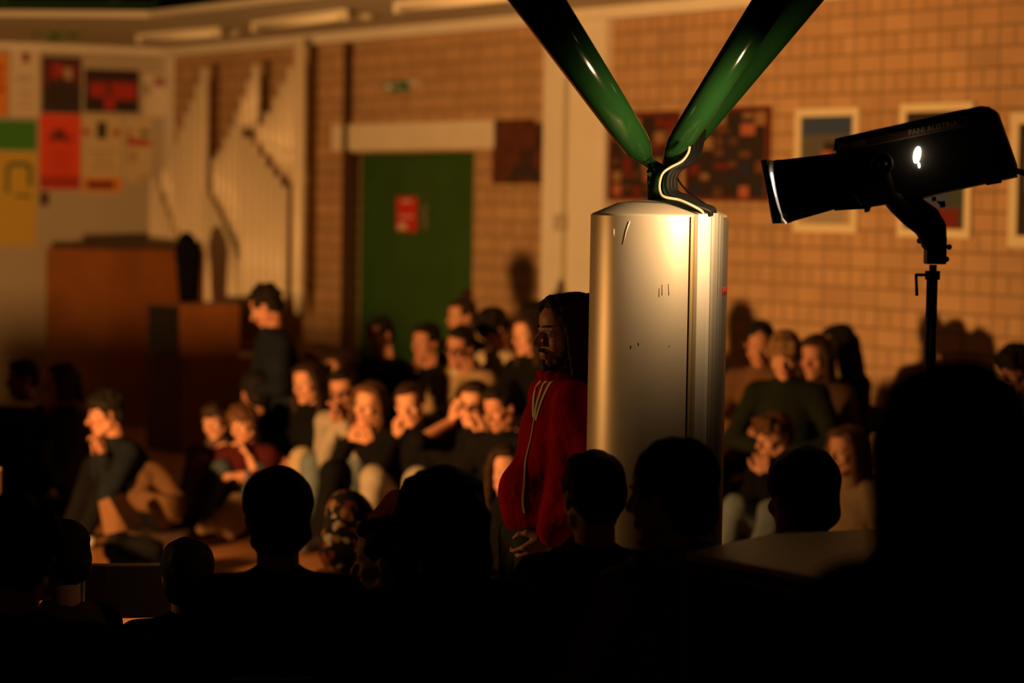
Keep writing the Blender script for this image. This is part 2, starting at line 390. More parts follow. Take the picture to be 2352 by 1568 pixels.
VERM = mat('poster_vermilion', (0.78, 0.07, 0.02), 0.6); PINK = mat('print_pale_pink', (0.72, 0.62, 0.52), 0.7)
n = notice(912, 452, 958, 531, -0.199, REDP, [(0.25, 0.1, 0.75, 0.16, PINK), (0.15, 0.4, 0.85, 0.44, VERM), (0.1, 0.78, 0.5, 0.95, PINK), (0.15, 0.55, 0.85, 0.6, PINK)], 'door_notice', 'red paper notice taped to the green double door', 'notice')
sgx = notice(891, 189, 938, 209, 0.03, mat('sign_green', (0.02, 0.16, 0.09), 0.4), [(0.1, 0.2, 0.4, 0.8, PAPER), (0.5, 0.3, 0.9, 0.45, PAPER)], 'exit_sign', 'small green emergency exit sign high on the brick wall', 'sign', th=0.04)
exc = notice(940, 181, 965, 200, 0.0, GREYM, [], 'sign_bracket', 'small grey fixture on brick wall beside the green exit sign', 'fixture', th=0.03)

# posters on the white wall
L = True
def lines(n, u0, u1, v0, v1, m, fill=0.45):
    out = []
    for i in range(n):
        a = v0 + (v1 - v0) * i / n; w_ = (u1 - u0) * random.uniform(0.55, 1.0) / 2; c = (u0 + u1) / 2
        out.append((c - w_, a, c + w_, a + (v1 - v0) / n * fill, m))
    return out
notice(-34, 122, 18, 265, 0, ORG, lines(3, 0.1, 0.9, 0.2, 0.7, RD), 'poster', 'orange poster cut by the left edge, topmost on the white wall', 'poster', L)
notice(24, 112, 90, 268, 0, PINK, [(0.42, 0.05, 0.65, 0.2, DR)] + lines(2, 0.1, 0.85, 0.4, 0.5, GRY) + lines(3, 0.15, 0.9, 0.62, 0.95, FADE, 0.25), 'poster', 'pale poster with small dark red crest and grey lines', 'poster', L)
notice(96, 130, 187, 260, 0, mat('poster_night', (0.05, 0.025, 0.03), 0.5), [(0.05, 0.1, 0.95, 0.5, DR), (0.3, 0.12, 0.5, 0.4, RD), (0.55, 0.2, 0.75, 0.4, FADE), (0.2, 0.4, 0.36, 0.9, DK), (0.42, 0.35, 0.58, 0.9, DK), (0.66, 0.42, 0.82, 0.9, DK)], 'poster', 'dark photo poster of standing figures above the vermilion poster', 'poster', L)
notice(91, 262, 185, 435, 0, VERM, [(0.32, 0.2, 0.62, 0.36, DR), (0.2, 0.27, 0.32, 0.38, RD), (0.62, 0.27, 0.8, 0.38, RD), (0.0, 0.82, 1.0, 0.98, RD)] + lines(5, 0.1, 0.9, 0.48, 0.8, RD, 0.3), 'poster', 'bright vermilion poster with dark round emblem', 'poster', L)
notice(194, 160, 319, 258, 0, mat('poster_black', (0.03, 0.015, 0.02), 0.5), [(0.06, 0.25, 0.94, 0.5, DR), (0.1, 0.35, 0.4, 0.65, RD), (0.5, 0.32, 0.95, 0.7, RD), (0.36, 0.62, 0.56, 0.95, RD)], 'poster', 'black landscape poster with large red lettering blocks', 'poster', L)
notice(189, 266, 281, 442, 0, CRM, [(0.36, 0.08, 0.6, 0.3, DK), (0.0, 0.18, 0.2, 0.25, RD), (0.75, 0.18, 0.95, 0.25, RD), (0.02, 0.8, 0.98, 0.99, ORG), (0.12, 0.85, 0.8, 0.95, DR)] + lines(4, 0.1, 0.9, 0.45, 0.75, FADE, 0.35), 'poster', 'cream poster with black figure emblem and orange foot strip', 'poster', L)
notice(288, 268, 347, 418, 0, CRM, [(0.05, 0.34, 0.95, 0.44, RD), (0.55, 0.2, 0.9, 0.28, DG), (0.1, 0.52, 0.45, 0.7, FADE), (0.5, 0.9, 0.9, 0.98, FADE), (0.1, 0.2, 0.2, 0.34, RD)], 'poster', 'narrow cream poster with a red headline bar', 'poster', L)
notice(332, 172, 391, 268, 0, PINK, [(0.0, 0.2, 0.2, 0.5, GRY), (0.35, 0.05, 0.9, 0.28, PUR)], 'poster', 'pale sheet with a small purple drawing near the organ pipes', 'poster', L)
notice(-40, 276, 84, 344, 0, GRN, [(0.4, 0.2, 0.9, 0.22, DG)], 'poster', 'plain green paper sheet at the left edge of the white wall', 'poster', L)
notice(-40, 348, 84, 462, 0, YEL, [(0.42, 0.25, 0.5, 0.85, DG), (0.83, 0.25, 0.92, 0.7, DG), (0.5, 0.2, 0.85, 0.3, DG), (0.6, 0.85, 0.9, 0.92, DG)], 'poster', 'yellow poster with an open green bracket drawing', 'poster', L)
notice(-40, 462, 84, 566, 0, mat('print_mustard', (0.60, 0.40, 0.08), 0.7), lines(3, 0.1, 0.95, 0.1, 0.95, YEL, 0.5), 'poster', 'mustard yellow poster, lowest on the white wall', 'poster', L)
notice(92, 441, 110, 472, 0, DK, [(0.2, 0.2, 0.8, 0.8, DR)], 'wall_thermostat', 'small black box below the vermilion poster', 'box', L, th=0.03)

# pictures on brick wall
def frame(x0, y0, x1, y1, mf, fw, name, label, cat, inner, group=None, dep=0.035, off=0.0):
    xm, ym = (x0 + x1) / 2, (y0 + y1) / 2
    sa, _ = on_wall(x0, ym, off=off); sb, _ = on_wall(x1, ym, off=off); _, zb = on_wall(xm, y0, off=off); _, za = on_wall(xm, y1, off=off)
    W = sb - sa; Hh = zb - za; e = empty(name, wp((sa + sb) / 2, (za + zb) / 2, off)); e.rotation_euler = WR.to_euler(); tag(e, label, cat, group)
    f = MB()
    for c, s_ in (((0, 0, Hh / 2 - fw / 2), (W, dep, fw)), ((0, 0, -Hh / 2 + fw / 2), (W, dep, fw)), ((-W / 2 + fw / 2, 0, 0), (fw, dep, Hh - 2 * fw)), ((W / 2 - fw / 2, 0, 0), (fw, dep, Hh - 2 * fw))):
        f.box((c[0], -dep / 2, c[2]), s_, bev=0.004)
    f.build('picture_frame', mf, e)
    w2, h2 = W - 2 * fw, Hh - 2 * fw; q = MB(); mats = [inner[0]]
    q.box((0, -dep * 0.35, 0), (w2, dep * 0.3, h2))
    for k, (u0, v0, u1, v1, mm) in enumerate(inner[1:]):
        if mm not in mats: mats.append(mm)
        q.box(((u0 + u1) / 2 * w2 - w2 / 2, -dep * 0.5 - 0.001 - 0.0003 * k, h2 / 2 - (v0 + v1) / 2 * h2), ((u1 - u0) * w2, 0.002, (v1 - v0) * h2), mi=mats.index(mm))
    q.build('picture', mats, e); return e
WFR = mat('pale_frame_wood', (0.80, 0.70, 0.50), 0.5); DWF = mat('dark_red_frame', (0.14, 0.03, 0.02), 0.5)
SKINP = mat('print_skin', (0.42, 0.13, 0.07), 0.6); GBL = mat('print_slate', (0.10, 0.10, 0.085), 0.6)
def mosaic(cols, nx, ny, base):
    out = [base]
    for i in range(nx):
        for j in range(ny):
            if random.random() < 0.8:
                u = i / nx; v = j / ny; c = random.choice(cols)
                out.append((u + random.uniform(0, .04), v + random.uniform(0, .04), min(u + 1 / nx * random.uniform(.6, 1.2), 1), min(v + 1 / ny * random.uniform(.5, 1.2), 1), c))
    return out
# notch-cornered dark painting
p = MB(); xa, za_ = on_wall(1137, 422); xb, zb_ = on_wall(1257, 273); xn, zn = on_wall(1228, 285)
poly = [(xa, za_), (xb, za_), (xb, zn), (xn, zn), (xn, zb_), (xa, zb_)]
p.prism([(a, -0.001, b) for a, b in poly], (0, -0.03, 0))
PD = bpy.data.materials.new('dark_abstract_painting'); PD.use_nodes = True; nt = PD.node_tree
vo = nt.nodes.new('ShaderNodeTexVoronoi'); vo.inputs['Scale'].default_value = 9; tc = nt.nodes.new('ShaderNodeTexCoord'); nt.links.new(tc.outputs['Object'], vo.inputs['Vector'])
cr = nt.nodes.new('ShaderNodeValToRGB'); cr.color_ramp.elements[0].color = (0.06, 0.02, 0.015, 1); cr.color_ramp.elements[1].color = (0.03, 0.03, 0.06, 1)
e_ = cr.color_ramp.elements.new(0.5); e_.color = (0.13, 0.035, 0.012, 1); e_ = cr.color_ramp.elements.new(0.75); e_.color = (0.05, 0.02, 0.02, 1)
nt.links.new(vo.outputs['Color'], cr.inputs[0]); nt.links.new(cr.outputs[0], nt.nodes['Principled BSDF'].inputs['Base Color'])
po = p.build('painting', PD); po.matrix_world = M4; tag(po, 'dark brown abstract painting with a stepped top corner beside the green door', 'painting')
cols = [DK, DR, SKINP, mat('print_umber_2', (0.14, 0.06, 0.03), 0.6), mat('print_navy', (0.02, 0.025, 0.05), 0.6), DR, DK, mat('print_umber', (0.10, 0.05, 0.02), 0.6), mat('print_tan', (0.30, 0.17, 0.08), 0.6)]
frame(1404, 258, 1562, 462, DWF, 0.03, 'painting', 'figure painting half hidden behind the green struts, nearer the white pillar', 'painting', mosaic(cols, 6, 6, cols[6]))
frame(1580, 247, 1772, 463, DWF, 0.03, 'painting', 'large colourful figure painting in dark red frame right of the struts', 'painting', mosaic(cols, 6, 7, cols[6]))
frame(1832, 248, 1978, 534, WFR, 0.055, 'framed_portrait', 'pale framed portrait of a person behind the spotlight nose', 'picture', [GBL, (0, 0, 1, 0.17, BLU), (0, 0.62, 1, 1, FADE), (0.44, 0.24, 0.68, 0.36, DK), (0.4, 0.32, 0.6, 0.5, SKINP), (0.15, 0.5, 0.85, 1, GRY)])
frame(2072, 236, 2240, 546, WFR, 0.055, 'framed_portrait', 'pale framed dark picture directly behind the spotlight housing', 'picture', [mat('print_teal', (0.05, 0.07, 0.06), 0.6), (0, 0, 1, 0.15, DK), (0.3, 0.4, 0.7, 1.0, BLU), (0.1, 0.82, 0.9, 1, DR)])
frame(2326, 256, 2500, 570, WFR, 0.07, 'framed_portrait', 'pale framed picture cut by the right edge', 'picture', [DK, (0.1, 0.1, 0.9, 0.6, GBL)])

# ceiling fluorescent battens
TUBE = mat('lamp_diffuser', (0.95, 0.90, 0.80), 0.35); BAT = mat('lamp_body', (0.85, 0.8, 0.7), 0.5)
lamp_pts = ((320, 95, 500, 80, 'leftmost white ceiling batten lamp, above the white corner'), (585, 68, 790, 40, 'white ceiling batten lamp above the tallest organ pipe'), (912, 25, 1180, -4, 'white ceiling batten lamp nearest the green struts'))
for x0, y0, x1, y1, lb in lamp_pts:
    a = PH(x0, y0, HC - 0.07); b = PH(x1, y1, HC - 0.07); d = b - a; Ln = d.length; ang = math.atan2(d.y, d.x)
    e = empty('ceiling_lamp', ((a.x + b.x) / 2, (a.y + b.y) / 2, HC), ang); tag(e, lb, 'lamp', 'batten lamps under the gallery')
    MB().box((0, 0, -0.025), (Ln, 0.07, 0.04), bev=0.006).build('lamp_housing', BAT, e)
    MB().tube([(-Ln / 2 + .02, 0, -0.06), (Ln / 2 - .02, 0, -0.06)], 0.026).build('lamp_tube', TUBE, e)
    for sx in (-1, 1): MB().box((sx * (Ln / 2 - 0.02), 0, -0.06), (0.04, 0.07, 0.06), bev=0.004).build('end_cap', BAT, e)
for px_, py_, lb in ((538, 78, 'small round smoke detector between the two left ceiling lamps'), (842, 41, 'small round smoke detector between the middle and right ceiling lamps')):
    q = PH(px_, py_, HC - 0.03); o = MB().lathe([(0.001, -0.05), (0.05, -0.045), (0.06, 0.0), (0.001, 0.0)], (0, 0, 0), 20).build('smoke_detector', GREYM); o.location = (q.x, q.y, HC); tag(o, lb, 'smoke detector')

# plants on the gallery edge
LEAF = mat('leaf_dark_green', (0.10, 0.17, 0.05), 0.6)
def plant(name, label, base, n, spread, drop, seed):
    random.seed(seed); b = MB()
    for i in range(n):
        a = random.uniform(0, 2 * math.pi); l = random.uniform(0.4, 1) * spread
        q0 = V(base); q1 = q0 + V((math.cos(a) * l * .6, math.sin(a) * l * .4, random.uniform(0.05, 0.25))); q2 = q0 + V((math.cos(a) * l, math.sin(a) * l * .5 - .1, -random.uniform(0.2, 1) * drop + 0.1))
        b.tube([q0, q1, q2], [0.006, 0.005, 0.003], 6)
        for k in range(5):
            t = 0.3 + 0.7 * k / 4; c = q1.lerp(q2, t) if t > .4 else q0.lerp(q1, t)
            b.ell(c + V((random.uniform(-.03, .03), random.uniform(-.03, .03), random.uniform(-.03, .03))), (0.045, 0.02, 0.065), Matrix.Rotation(random.uniform(-.8, .8), 3, 'Y') @ Matrix.Rotation(random.uniform(0, 3), 3, 'Z'), 8, 5)
    e = empty(name, base); tag(e, label, 'plant')
    o = b.build('foliage', LEAF); adopt(o, e)
    o = MB().lathe([(0.001, -0.12), (0.10, -0.12), (0.14, 0.05), (0.12, 0.05), (0.11, 0.02), (0.001, 0.02)], base, 20).build('pot', mat('pot_dark', (0.10, 0.06, 0.03), 0.7)); adopt(o, e)
    return e
b1 = PH(95, 30, HC + 0.17); plant('trailing_plant', 'trailing green plant hanging over the gallery edge at far left', (b1.x, b1.y + 0.12, HC + 0.17), 24, 0.34, 0.30, 3)
b2 = PH(200, 20, HC + 0.17); plant('potted_plant', 'low bushy plant on the gallery edge right of the trailing plant', (b2.x, b2.y + 0.2, HC + 0.17), 20, 0.36, 0.02, 4)
b3 = PH(330, 5, HC + 0.17); plant('potted_plant', 'dark bushy plant on the gallery nearest the bend of its edge', (b3.x, b3.y + 0.25, HC + 0.17), 18, 0.4, 0.05, 5)
random.seed(11)

# ------------------------------------------------------------------ organ
PIPE = mat('organ_pipe_tin', (0.95, 0.84, 0.68), 0.40, 0.08, 0.5, 0.04, 3)
org = empty('pipe_organ', wp(on_wall(530, 700)[0], 0, 0.3)); tag(org, 'silvery organ pipes in three stepped groups on the brick wall', 'organ')
def pipe(x, w_, yt, yb, off):
    s, zt = on_wall(x, yt, off=off); _, zb = on_wall(x, yb, off=off)
    sa, _ = on_wall(x - w_ / 2, yt, off=off); sb, _ = on_wall(x + w_ / 2, yt, off=off); r = (sb - sa) / 2 * 0.80
    if zb < 1.0: zb = 0.75
    c = wp(s, 0, off)
    foot = min(0.22, (zt - zb) * 0.25)
    b = MB().lathe([(0.001, zb), (r * 0.35, zb), (r, zb + foot), (r, zb + foot + 0.05), (r * 0.86, zb + foot + 0.06), (r, zb + foot + 0.09), (r, zt), (r * 0.93, zt), (r * 0.93, zt - 0.2), (0.001, zt - 0.2)], c, 18)
    adopt(b.build('pipe', PIPE), org)
for x, yt in zip((352, 363, 374, 385, 396), (410, 438, 468, 498, 525)): pipe(x, 11, yt, 720, 0.42)
for i, (x, yt) in enumerate(zip((380, 393, 406, 419, 432, 445, 457, 470), (385, 358, 330, 296, 262, 232, 195, 155))): pipe(x, 13, yt, 720 if x > 398 else (450 if x < 385 else 498), 0.30)
for x, yt in zip((474, 483, 492, 501, 510, 519, 528, 537, 545), (440, 455, 472, 490, 508, 528, 548, 570, 592)): pipe(x, 9, yt, 720, 0.42)
for x, yt, yb in zip((497, 510, 523, 536, 549, 562, 575, 588), (362, 345, 318, 292, 258, 222, 185, 148), (464, 490, 516, 548, 580, 296, 300, 300)): pipe(x, 13, yt, yb, 0.28)
for x, yt in zip((566, 583, 600, 617, 634, 650), (316, 332, 358, 384, 405, 428)): pipe(x, 17, yt, 720, 0.44)
for x, yt, yb in zip((602, 619, 637, 653, 671), (285, 259, 225, 193, 154), (345, 368, 392, 414, 420)): pipe(x, 17, yt, yb, 0.30)
pipe(690, 19, 98, 722, 0.30)
OAK = mat('oak_casework', (0.20, 0.08, 0.025), 0.5, noise_=0.2, nscale=4)
so0, _ = on_wall(344, 700, off=0.45); so1, _ = on_wall(700, 700, off=0.45)
wb_part('wind_chest', OAK, so0 - 0.15, so1 + 0.05, 0.0, 0.76, 0.001, 0.62, org, 0.01)
for k in (1.0,):
    s_ = so0 + (so1 - so0) * k; _, zt = on_wall(344 + 356 * k - 8, (170, 165, 110)[(0.34, 0.55, 1.0).index(k)])
    wb_part('shadow_strip', mat('organ_shadow_brown', (0.07, 0.03, 0.015), 0.7), s_ - 0.012, s_ + 0.012, 0.76, zt, 0.001, 0.09, org)  # dark strip set in for the shadow beside the tallest pipe

# ------------------------------------------------------------------ column with green struts
CC = P(1511, 700, 7.4); CC = V((CC.x, 7.4, 0)); CR = 0.2105; CT = 1.975
ALU = mat('satin_aluminium', (0.74, 0.66, 0.54), 0.40, 0.45, 0.5, 0.03, 5, 0.04, 4)
ALUB = mat('bright_duct_metal', (0.88, 0.84, 0.76), 0.35, 0.25)
col = empty('column', (CC.x, CC.y, 0)); tag(col, 'round metal clad column with cone top and cable ducts down its side', 'column')
A = lambda deg: R(deg - 90)          # 0 = towards the camera, + = to the right
def arc_shell(name, r0, r1, z0, z1, d0, d1, m, n=40):
    b = MB(); N = n
    pr = [(r0, z0), (r1, z0), (r1, z0 + .003), (r1, z0 + .006), (r1, z1 - .006), (r1, z1 - .003), (r1, z1), (r0, z1), (r0, z0)]
    b.lathe(pr, (0, 0, 0), N, a0=A(d0), a1=A(d1))
    bmv = b.bm; 
    o = b.build(name, m, col)
    for p_ in o.data.polygons: p_.use_smooth = abs(p_.normal.z) < 0.5
    return o
arc_shell('cladding', CR - 0.01, CR, 0.0, CT, -200, 21.5, ALU, 90)
arc_shell('core', 0.05, CR - 0.022, 0.0, CT, -180, 180, mat('dark_gap', (0.08, 0.04, 0.02), 0.8), 60)
arc_shell('cladding', CR - 0.01, CR, 0.0, CT - 0.01, 56, 160, mat('scuffed_aluminium', (0.52, 0.50, 0.46), 0.38, 0.75, 0.5, 0.15, 7, 0.05, 8), 30)
MB().lathe([(CR - 0.003, CT - 0.003), (CR - 0.003, CT + 0.001), (CR - 0.006, CT + 0.004), (CR - 0.010, CT + 0.0055), (0.13, CT + 0.036), (0.055, CT + 0.047), (0.03, CT + 0.048), (0.001, CT + 0.048)], (0, 0, 0), 72).build('cone_cap', ALU, col)
def duct(d, w_, dep, z1, m, name='cable_duct'):
    a = A(d); c = V((math.cos(a), math.sin(a), 0)); rot = Matrix.Rotation(a, 3, 'Z')
    MB().box(c * (CR - 0.012 + dep / 2) + V((0, 0, z1 / 2)), (dep, w_, z1), rot, bev=0.0025).build(name, m, col)
duct(24.0, 0.010, 0.016, CT - 0.001, mat('brass_tone_strip', (0.55, 0.42, 0.22), 0.4, 0.5))
duct(30.5, 0.034, 0.034, CT + 0.006, ALUB)
duct(38.5, 0.015, 0.024, CT + 0.012, ALUB)
duct(44.0, 0.022, 0.032, CT + 0.010, mat('grey_duct', (0.60, 0.58, 0.52), 0.35, 0.6))
duct(52.5, 0.020, 0.028, CT + 0.004, mat('grey_duct_2', (0.50, 0.48, 0.44), 0.35, 0.7))
# scratches on the cladding
SCR = mat('scratch_bright', (0.95, 0.88, 0.7), 0.3, 0.4); SCD = mat('scratch_dark', (0.16, 0.09, 0.04), 0.8)
def colpt(px, py, r=CR + 0.0008):
    u = (px - 1511 - (py - 700) * -0.016) / 158.0; z = CAMH - (py - 475) * 7.22 / FPX
    a = A(math.degrees(math.asin(max(-1, min(1, u))))); return V((math.cos(a) * r, math.sin(a) * r, z))
sb = MB(); sb.tube([colpt(1439, 509), colpt(1432, 530), colpt(1425, 561)], [0.0014, 0.0011, 0.0005], 6)
sb.tube([colpt(1405, 527), colpt(1405, 543)], 0.001, 6)
sb.build('scratch', SCR, col)
sd = MB()
for a_ in ((1511, 652, 1511, 676), (1525, 650, 1526, 676), (1459, 785, 1460, 792), (1443, 792, 1443, 799), (1527, 790, 1527, 794), (1505, 660, 1504, 680)):
    sd.tube([colpt(a_[0], a_[1]), colpt(a_[2], a_[3])], 0.0009, 6)
sd.build('scratch', SCD, col)
tm = text_mesh('MAX', 0.034, 0.0006)
for v in tm.vertices:                        # wrap the red letters around the cladding
    a = A(67) + v.co.x / CR; r = CR + 0.001 + v.co.z; v.co = V((math.cos(a) * r, math.sin(a) * r, v.co.y + CAMH - (668 - 477) * 7.3 / FPX))
link('red_lettering', tm, col, mat('red_letter', (0.55, 0.01, 0.02), 0.5))

GST = mat('green_gloss_steel', (0.009, 0.042, 0.010), 0.13, 0.0, 0.5)
bx = P(1511, 400, 7.4); BX = V((CC.x, CC.y, 0))
st = empty('strut_tree', (CC.x, CC.y, CT + 0.045)); tag(st, 'dark green steel struts branching upwards from the column top', 'struts')
def loc(p): return V(p) - V((CC.x, CC.y, CT + 0.045))
def strut(px0, py0, Y0, px1, py1, Y1, r0, r1, ext=1.9):
    a = P(px0, py0, Y0); b = P(px1, py1, Y1); d = b - a; c = a + d * ext; rx = r0 + (r1 - r0) * ext
    MB().tube([loc(a - d * 0.15), loc(a - d * 0.10), loc(a - d * 0.05), loc(a), loc(a + d * 0.07), loc(c)], [0.014, 0.024, 0.034, r0 * 0.93, r0, rx], 40).build('strut', GST, st)
strut(1462, 332, 7.33, 1236, 0, 6.7, 0.047, 0.068)
strut(1560, 330, 7.36, 1770, 0, 6.95, 0.040, 0.047)
strut(1580, 325, 7.52, 1850, 0, 7.5, 0.040, 0.045)
MB().tube([loc(V((CC.x - .003, CC.y, CT + 0.03))), loc(P(1508, 410, 7.4)), loc(P(1511, 378, 7.4))], [0.033, 0.030, 0.028], 24).build('stub_post', GST, st)
MB().box(loc(P(1497, 420, 7.4)), (0.018, 0.05, 0.10), bev=0.004).build('gusset', GST, st)
MB().prism([loc(P(x, y, 7.38)) for x, y in ((1484, 395), (1500, 365), (1524, 378), (1535, 350), (1560, 372), (1536, 408), (1506, 412))], (0, 0.03, 0)).build('gusset', GST, st)
for q in ((1420, 322), (1424, 326)): pass
MB().tube([loc(P(1416, 318, 7.27)), loc(P(1424, 326, 7.30))], 0.010, 12).build('bolt', mat('black_bolt', (0.01, 0.01, 0.01), 0.5), st)
MB().tube([loc(P(1494, 401, 7.345)), loc(P(1494, 401, 7.33))], 0.007, 12).build('bolt', _m['black_bolt'], st)
def spline(pts, n=8):
    pts = [V(p) for p in pts]; out = []
    for i in range(len(pts) - 1):
        p0 = pts[max(i - 1, 0)]; p1 = pts[i]; p2 = pts[i + 1]; p3 = pts[min(i + 2, len(pts) - 1)]
        for k in range(n):
            t = k / n; out.append(0.5 * ((2 * p1) + (-p0 + p2) * t + (2 * p0 - 5 * p1 + 4 * p2 - p3) * t * t + (-p0 + 3 * p1 - 3 * p2 + p3) * t ** 3))
    out.append(pts[-1]); return out
BLK = mat('black_cable', (0.004, 0.004, 0.004), 0.6, spec=0.2); CRC = mat('cream_cable', (0.34, 0.30, 0.22), 0.5)
cpts = ((1600, 300, 7.36), (1590, 345, 7.32), (1572, 372, 7.29), (1545, 388, 7.27), (1533, 410, 7.26), (1536, 440, 7.25), (1562, 458, 7.235), (1600, 474, 7.22), (1628, 484, 7.22), (1632, 494, 7.225))
def cable(pts, r, label, m=BLK, name='cable'):
    pp = spline([P(*q) for q in pts]); o = empty(name, pp[-1]); tag(o, label, 'cable')
    c = MB().tube([q - pp[-1] for q in pp], r, 12).build('cable_run', m, o); return o
for j, dx in enumerate((0, 9, 18)):
    tag(MB().tube(spline([P(x + dx * (0.9 if i < 7 else 0.45), y - dx * (0.25 if i > 5 else 0.0), Y + 0.02 * j) for i, (x, y, Y) in enumerate(cpts)]), 0.0085, 12).build('cable', BLK),
        ('thick black cable bending from strut to ducts, next to the cream cable', 'thick black cable in the middle of the bundle on the column cap', 'thick black cable furthest right in the bundle on the column cap')[j], 'cable', 'cables curling over the column cap')
cc2 = ((1584, 336, 7.24), (1580, 352, 7.24), (1566, 370, 7.235), (1540, 384, 7.235), (1522, 398, 7.23), (1515, 420, 7.225), (1516, 440, 7.22), (1526, 452, 7.21), (1560, 459, 7.21), (1590, 472, 7.20), (1612, 485, 7.20), (1616, 495, 7.215))
tag(MB().tube(spline([P(*q) for q in cc2]), 0.0042, 10).build('cable', CRC), 'thin cream cable curving in an S over the column cap', 'cable')
tag(MB().tube(spline([P(*q) for q in ((1566, 350, 7.45), (1552, 372, 7.45), (1550, 395, 7.42), (1566, 425, 7.38), (1590, 448, 7.34), (1622, 470, 7.30), (1636, 486, 7.25))]), 0.0028, 8).build('cable', BLK), 'thin black wire looping behind the thick cables', 'cable')

# ------------------------------------------------------------------ follow spotlight on its stand
BM = mat('black_crackle_metal', (0.010, 0.009, 0.008), 0.55, 0.0, 0.35, bump=0.05, bscale=300); BM2 = mat('black_satin', (0.014, 0.012, 0.011), 0.4)
SPY = 6.75
def q3(px, py, dy=0.0): return P(px, py, SPY + dy)
piv = q3(2140, 640)
PZ = piv.copy()
sp = empty('follow_spotlight', (q3(2132, 560).x, SPY, q3(2132, 545).z)); tag(sp, 'black theatre follow spotlight glowing through a side hole, on a stand', 'spotlight')
sl = lambda p: V(p) - sp.location
YAW = R(-14)         # nose points away from the camera a little
pc = q3(2050, 380)
def sp_pt(px, py, side):           # side: lateral metres, + = away from camera
    p_ = q3(px, py) - pc; Rz = Matrix.Rotation(YAW, 3, 'Z'); p2 = Rz @ V((p_.x / math.cos(YAW), 0, p_.z)) + Rz @ V((0, side, 0)); return sl(pc + p2)
def side_prism(name, pts, h0, h1, m, bev=0.0):
    b = MB(); a = [sp_pt(x, y, h0) for x, y in pts]; c = [sp_pt(x, y, h1) for x, y in pts]
    va = [b.bm.verts.new(q) for q in a]; vc = [b.bm.verts.new(q) for q in c]; n = len(va)
    b.bm.faces.new(list(reversed(va))); b.bm.faces.new(vc)
    for i in range(n): b.bm.faces.new((va[i], va[(i + 1) % n], vc[(i + 1) % n], vc[i]))
    if bev: bmesh.ops.bevel(b.bm, geom=b.bm.edges[:], offset=bev, segments=2, affect='EDGES', profile=0.5)
    return b.build(name, m, sp)
# housing with a real side hole: near side wall built as ring faces around the hole
hx, hy = 2111, 358
body = [(1932, 350), (1932, 322), (2245, 250), (2278, 256), (2321, 382), (2316, 404), (2145, 440), (2040, 468), (1992, 476), (1965, 440)]
HW_ = 0.105
side_prism('lamp_housing', body, -HW_ + 0.004, HW_, BM, 0.006)
hl = side_prism('top_vent_cover', [(1928, 348), (1932, 320), (2248, 249), (2270, 252), (2262, 272), (1940, 345)], -HW_ - 0.012, HW_ + 0.012, BM2, 0.004)
side_prism('lettered_rail', [(1934, 334), (2222, 274), (2224, 292), (1936, 352)], -HW_ - 0.0145, -HW_ + 0.004, mat('dull_brown_plate', (0.14, 0.09, 0.065), 0.5), 0.001)
ang = math.atan2(-(274 - 334), 2222 - 1934)
def sp_text(body_, px, py, size):
    me = text_mesh(body_, size, 0.0006)
    Rz = Matrix.Rotation(YAW, 3, 'Z'); rot = Rz @ Matrix(((1, 0, 0), (0, 0, -1), (0, 1, 0))) @ Matrix.Rotation(ang, 3, 'Z')
    o = link('lettering', me, sp, mat('plate_letter', (0.85, 0.72, 0.60), 0.5)); o.matrix_basis = Matrix.Translation(sp_pt(px, py, -HW_ - 0.0160)) @ rot.to_4x4()
sp_text('HV 1000', 1970, 334, 0.021); sp_text('PANI AUSTRIA', 2146, 298, 0.021)
# nose tube
def tube_along(name, p0, p1, prof, m, n=40, a0=0, a1=2 * math.pi):
    a = sp_pt(*p0, 0); b = sp_pt(*p1, 0); d = (b - a).normalized(); L_ = (b - a).length
    rot = d.to_track_quat('Z', 'Y').to_matrix()
    return MB().lathe([(r, t * L_) for r, t in prof], a, n, axis=rot, a0=a0, a1=a1).build(name, m, sp)
tube_along('nose_tube', (1976, 404), (1800, 440), [(0.001, 0), (0.070, 0), (0.073, 0.1), (0.088, 0.9), (0.0905, 0.96), (0.091, 1.0), (0.083, 1.0), (0.080, 0.85), (0.001, 0.80)], BM)
tube_along('lens', (1816, 437), (1806, 439), [(0.079, 0), (0.060, 0.8), (0.03, 1.1), (0.001, 1.2)], mat('lit_lens', (1, 1, 1), 0.2, emit=(1.0, 0.80, 0.60), estr=4))
side_prism('shutter_plate', [(1766, 368), (1778, 366), (1812, 512), (1792, 514)], -0.10, 0.10, BM2, 0.002)
GLOW = mat('lit_slit', (1, 1, 1), 0.3, emit=(1.0, 0.86, 0.72), estr=9)
MB().tube(spline([sp_pt(x, y, -0.086 + 0.0006 * abs(y - 440)) for x, y in ((1786, 397), (1788, 415), (1791, 438), (1796, 458), (1803, 482))], 4), [0.001 + 0.0045 * math.sin(math.pi * min(1, (i + 0.7) / 16.5)) for i in range(17)], 10).build('glow_slit', GLOW, sp)
MB().tube([sp_pt(1803, 482, -0.07), sp_pt(1809, 500, -0.06), sp_pt(1818, 513, -0.05)], [0.0012, 0.0014, 0.003], 8).build('glow_slit', mat('dim_lit_slit', (1, 1, 1), 0.3, emit=(1.0, 0.7, 0.4), estr=0.8), sp)
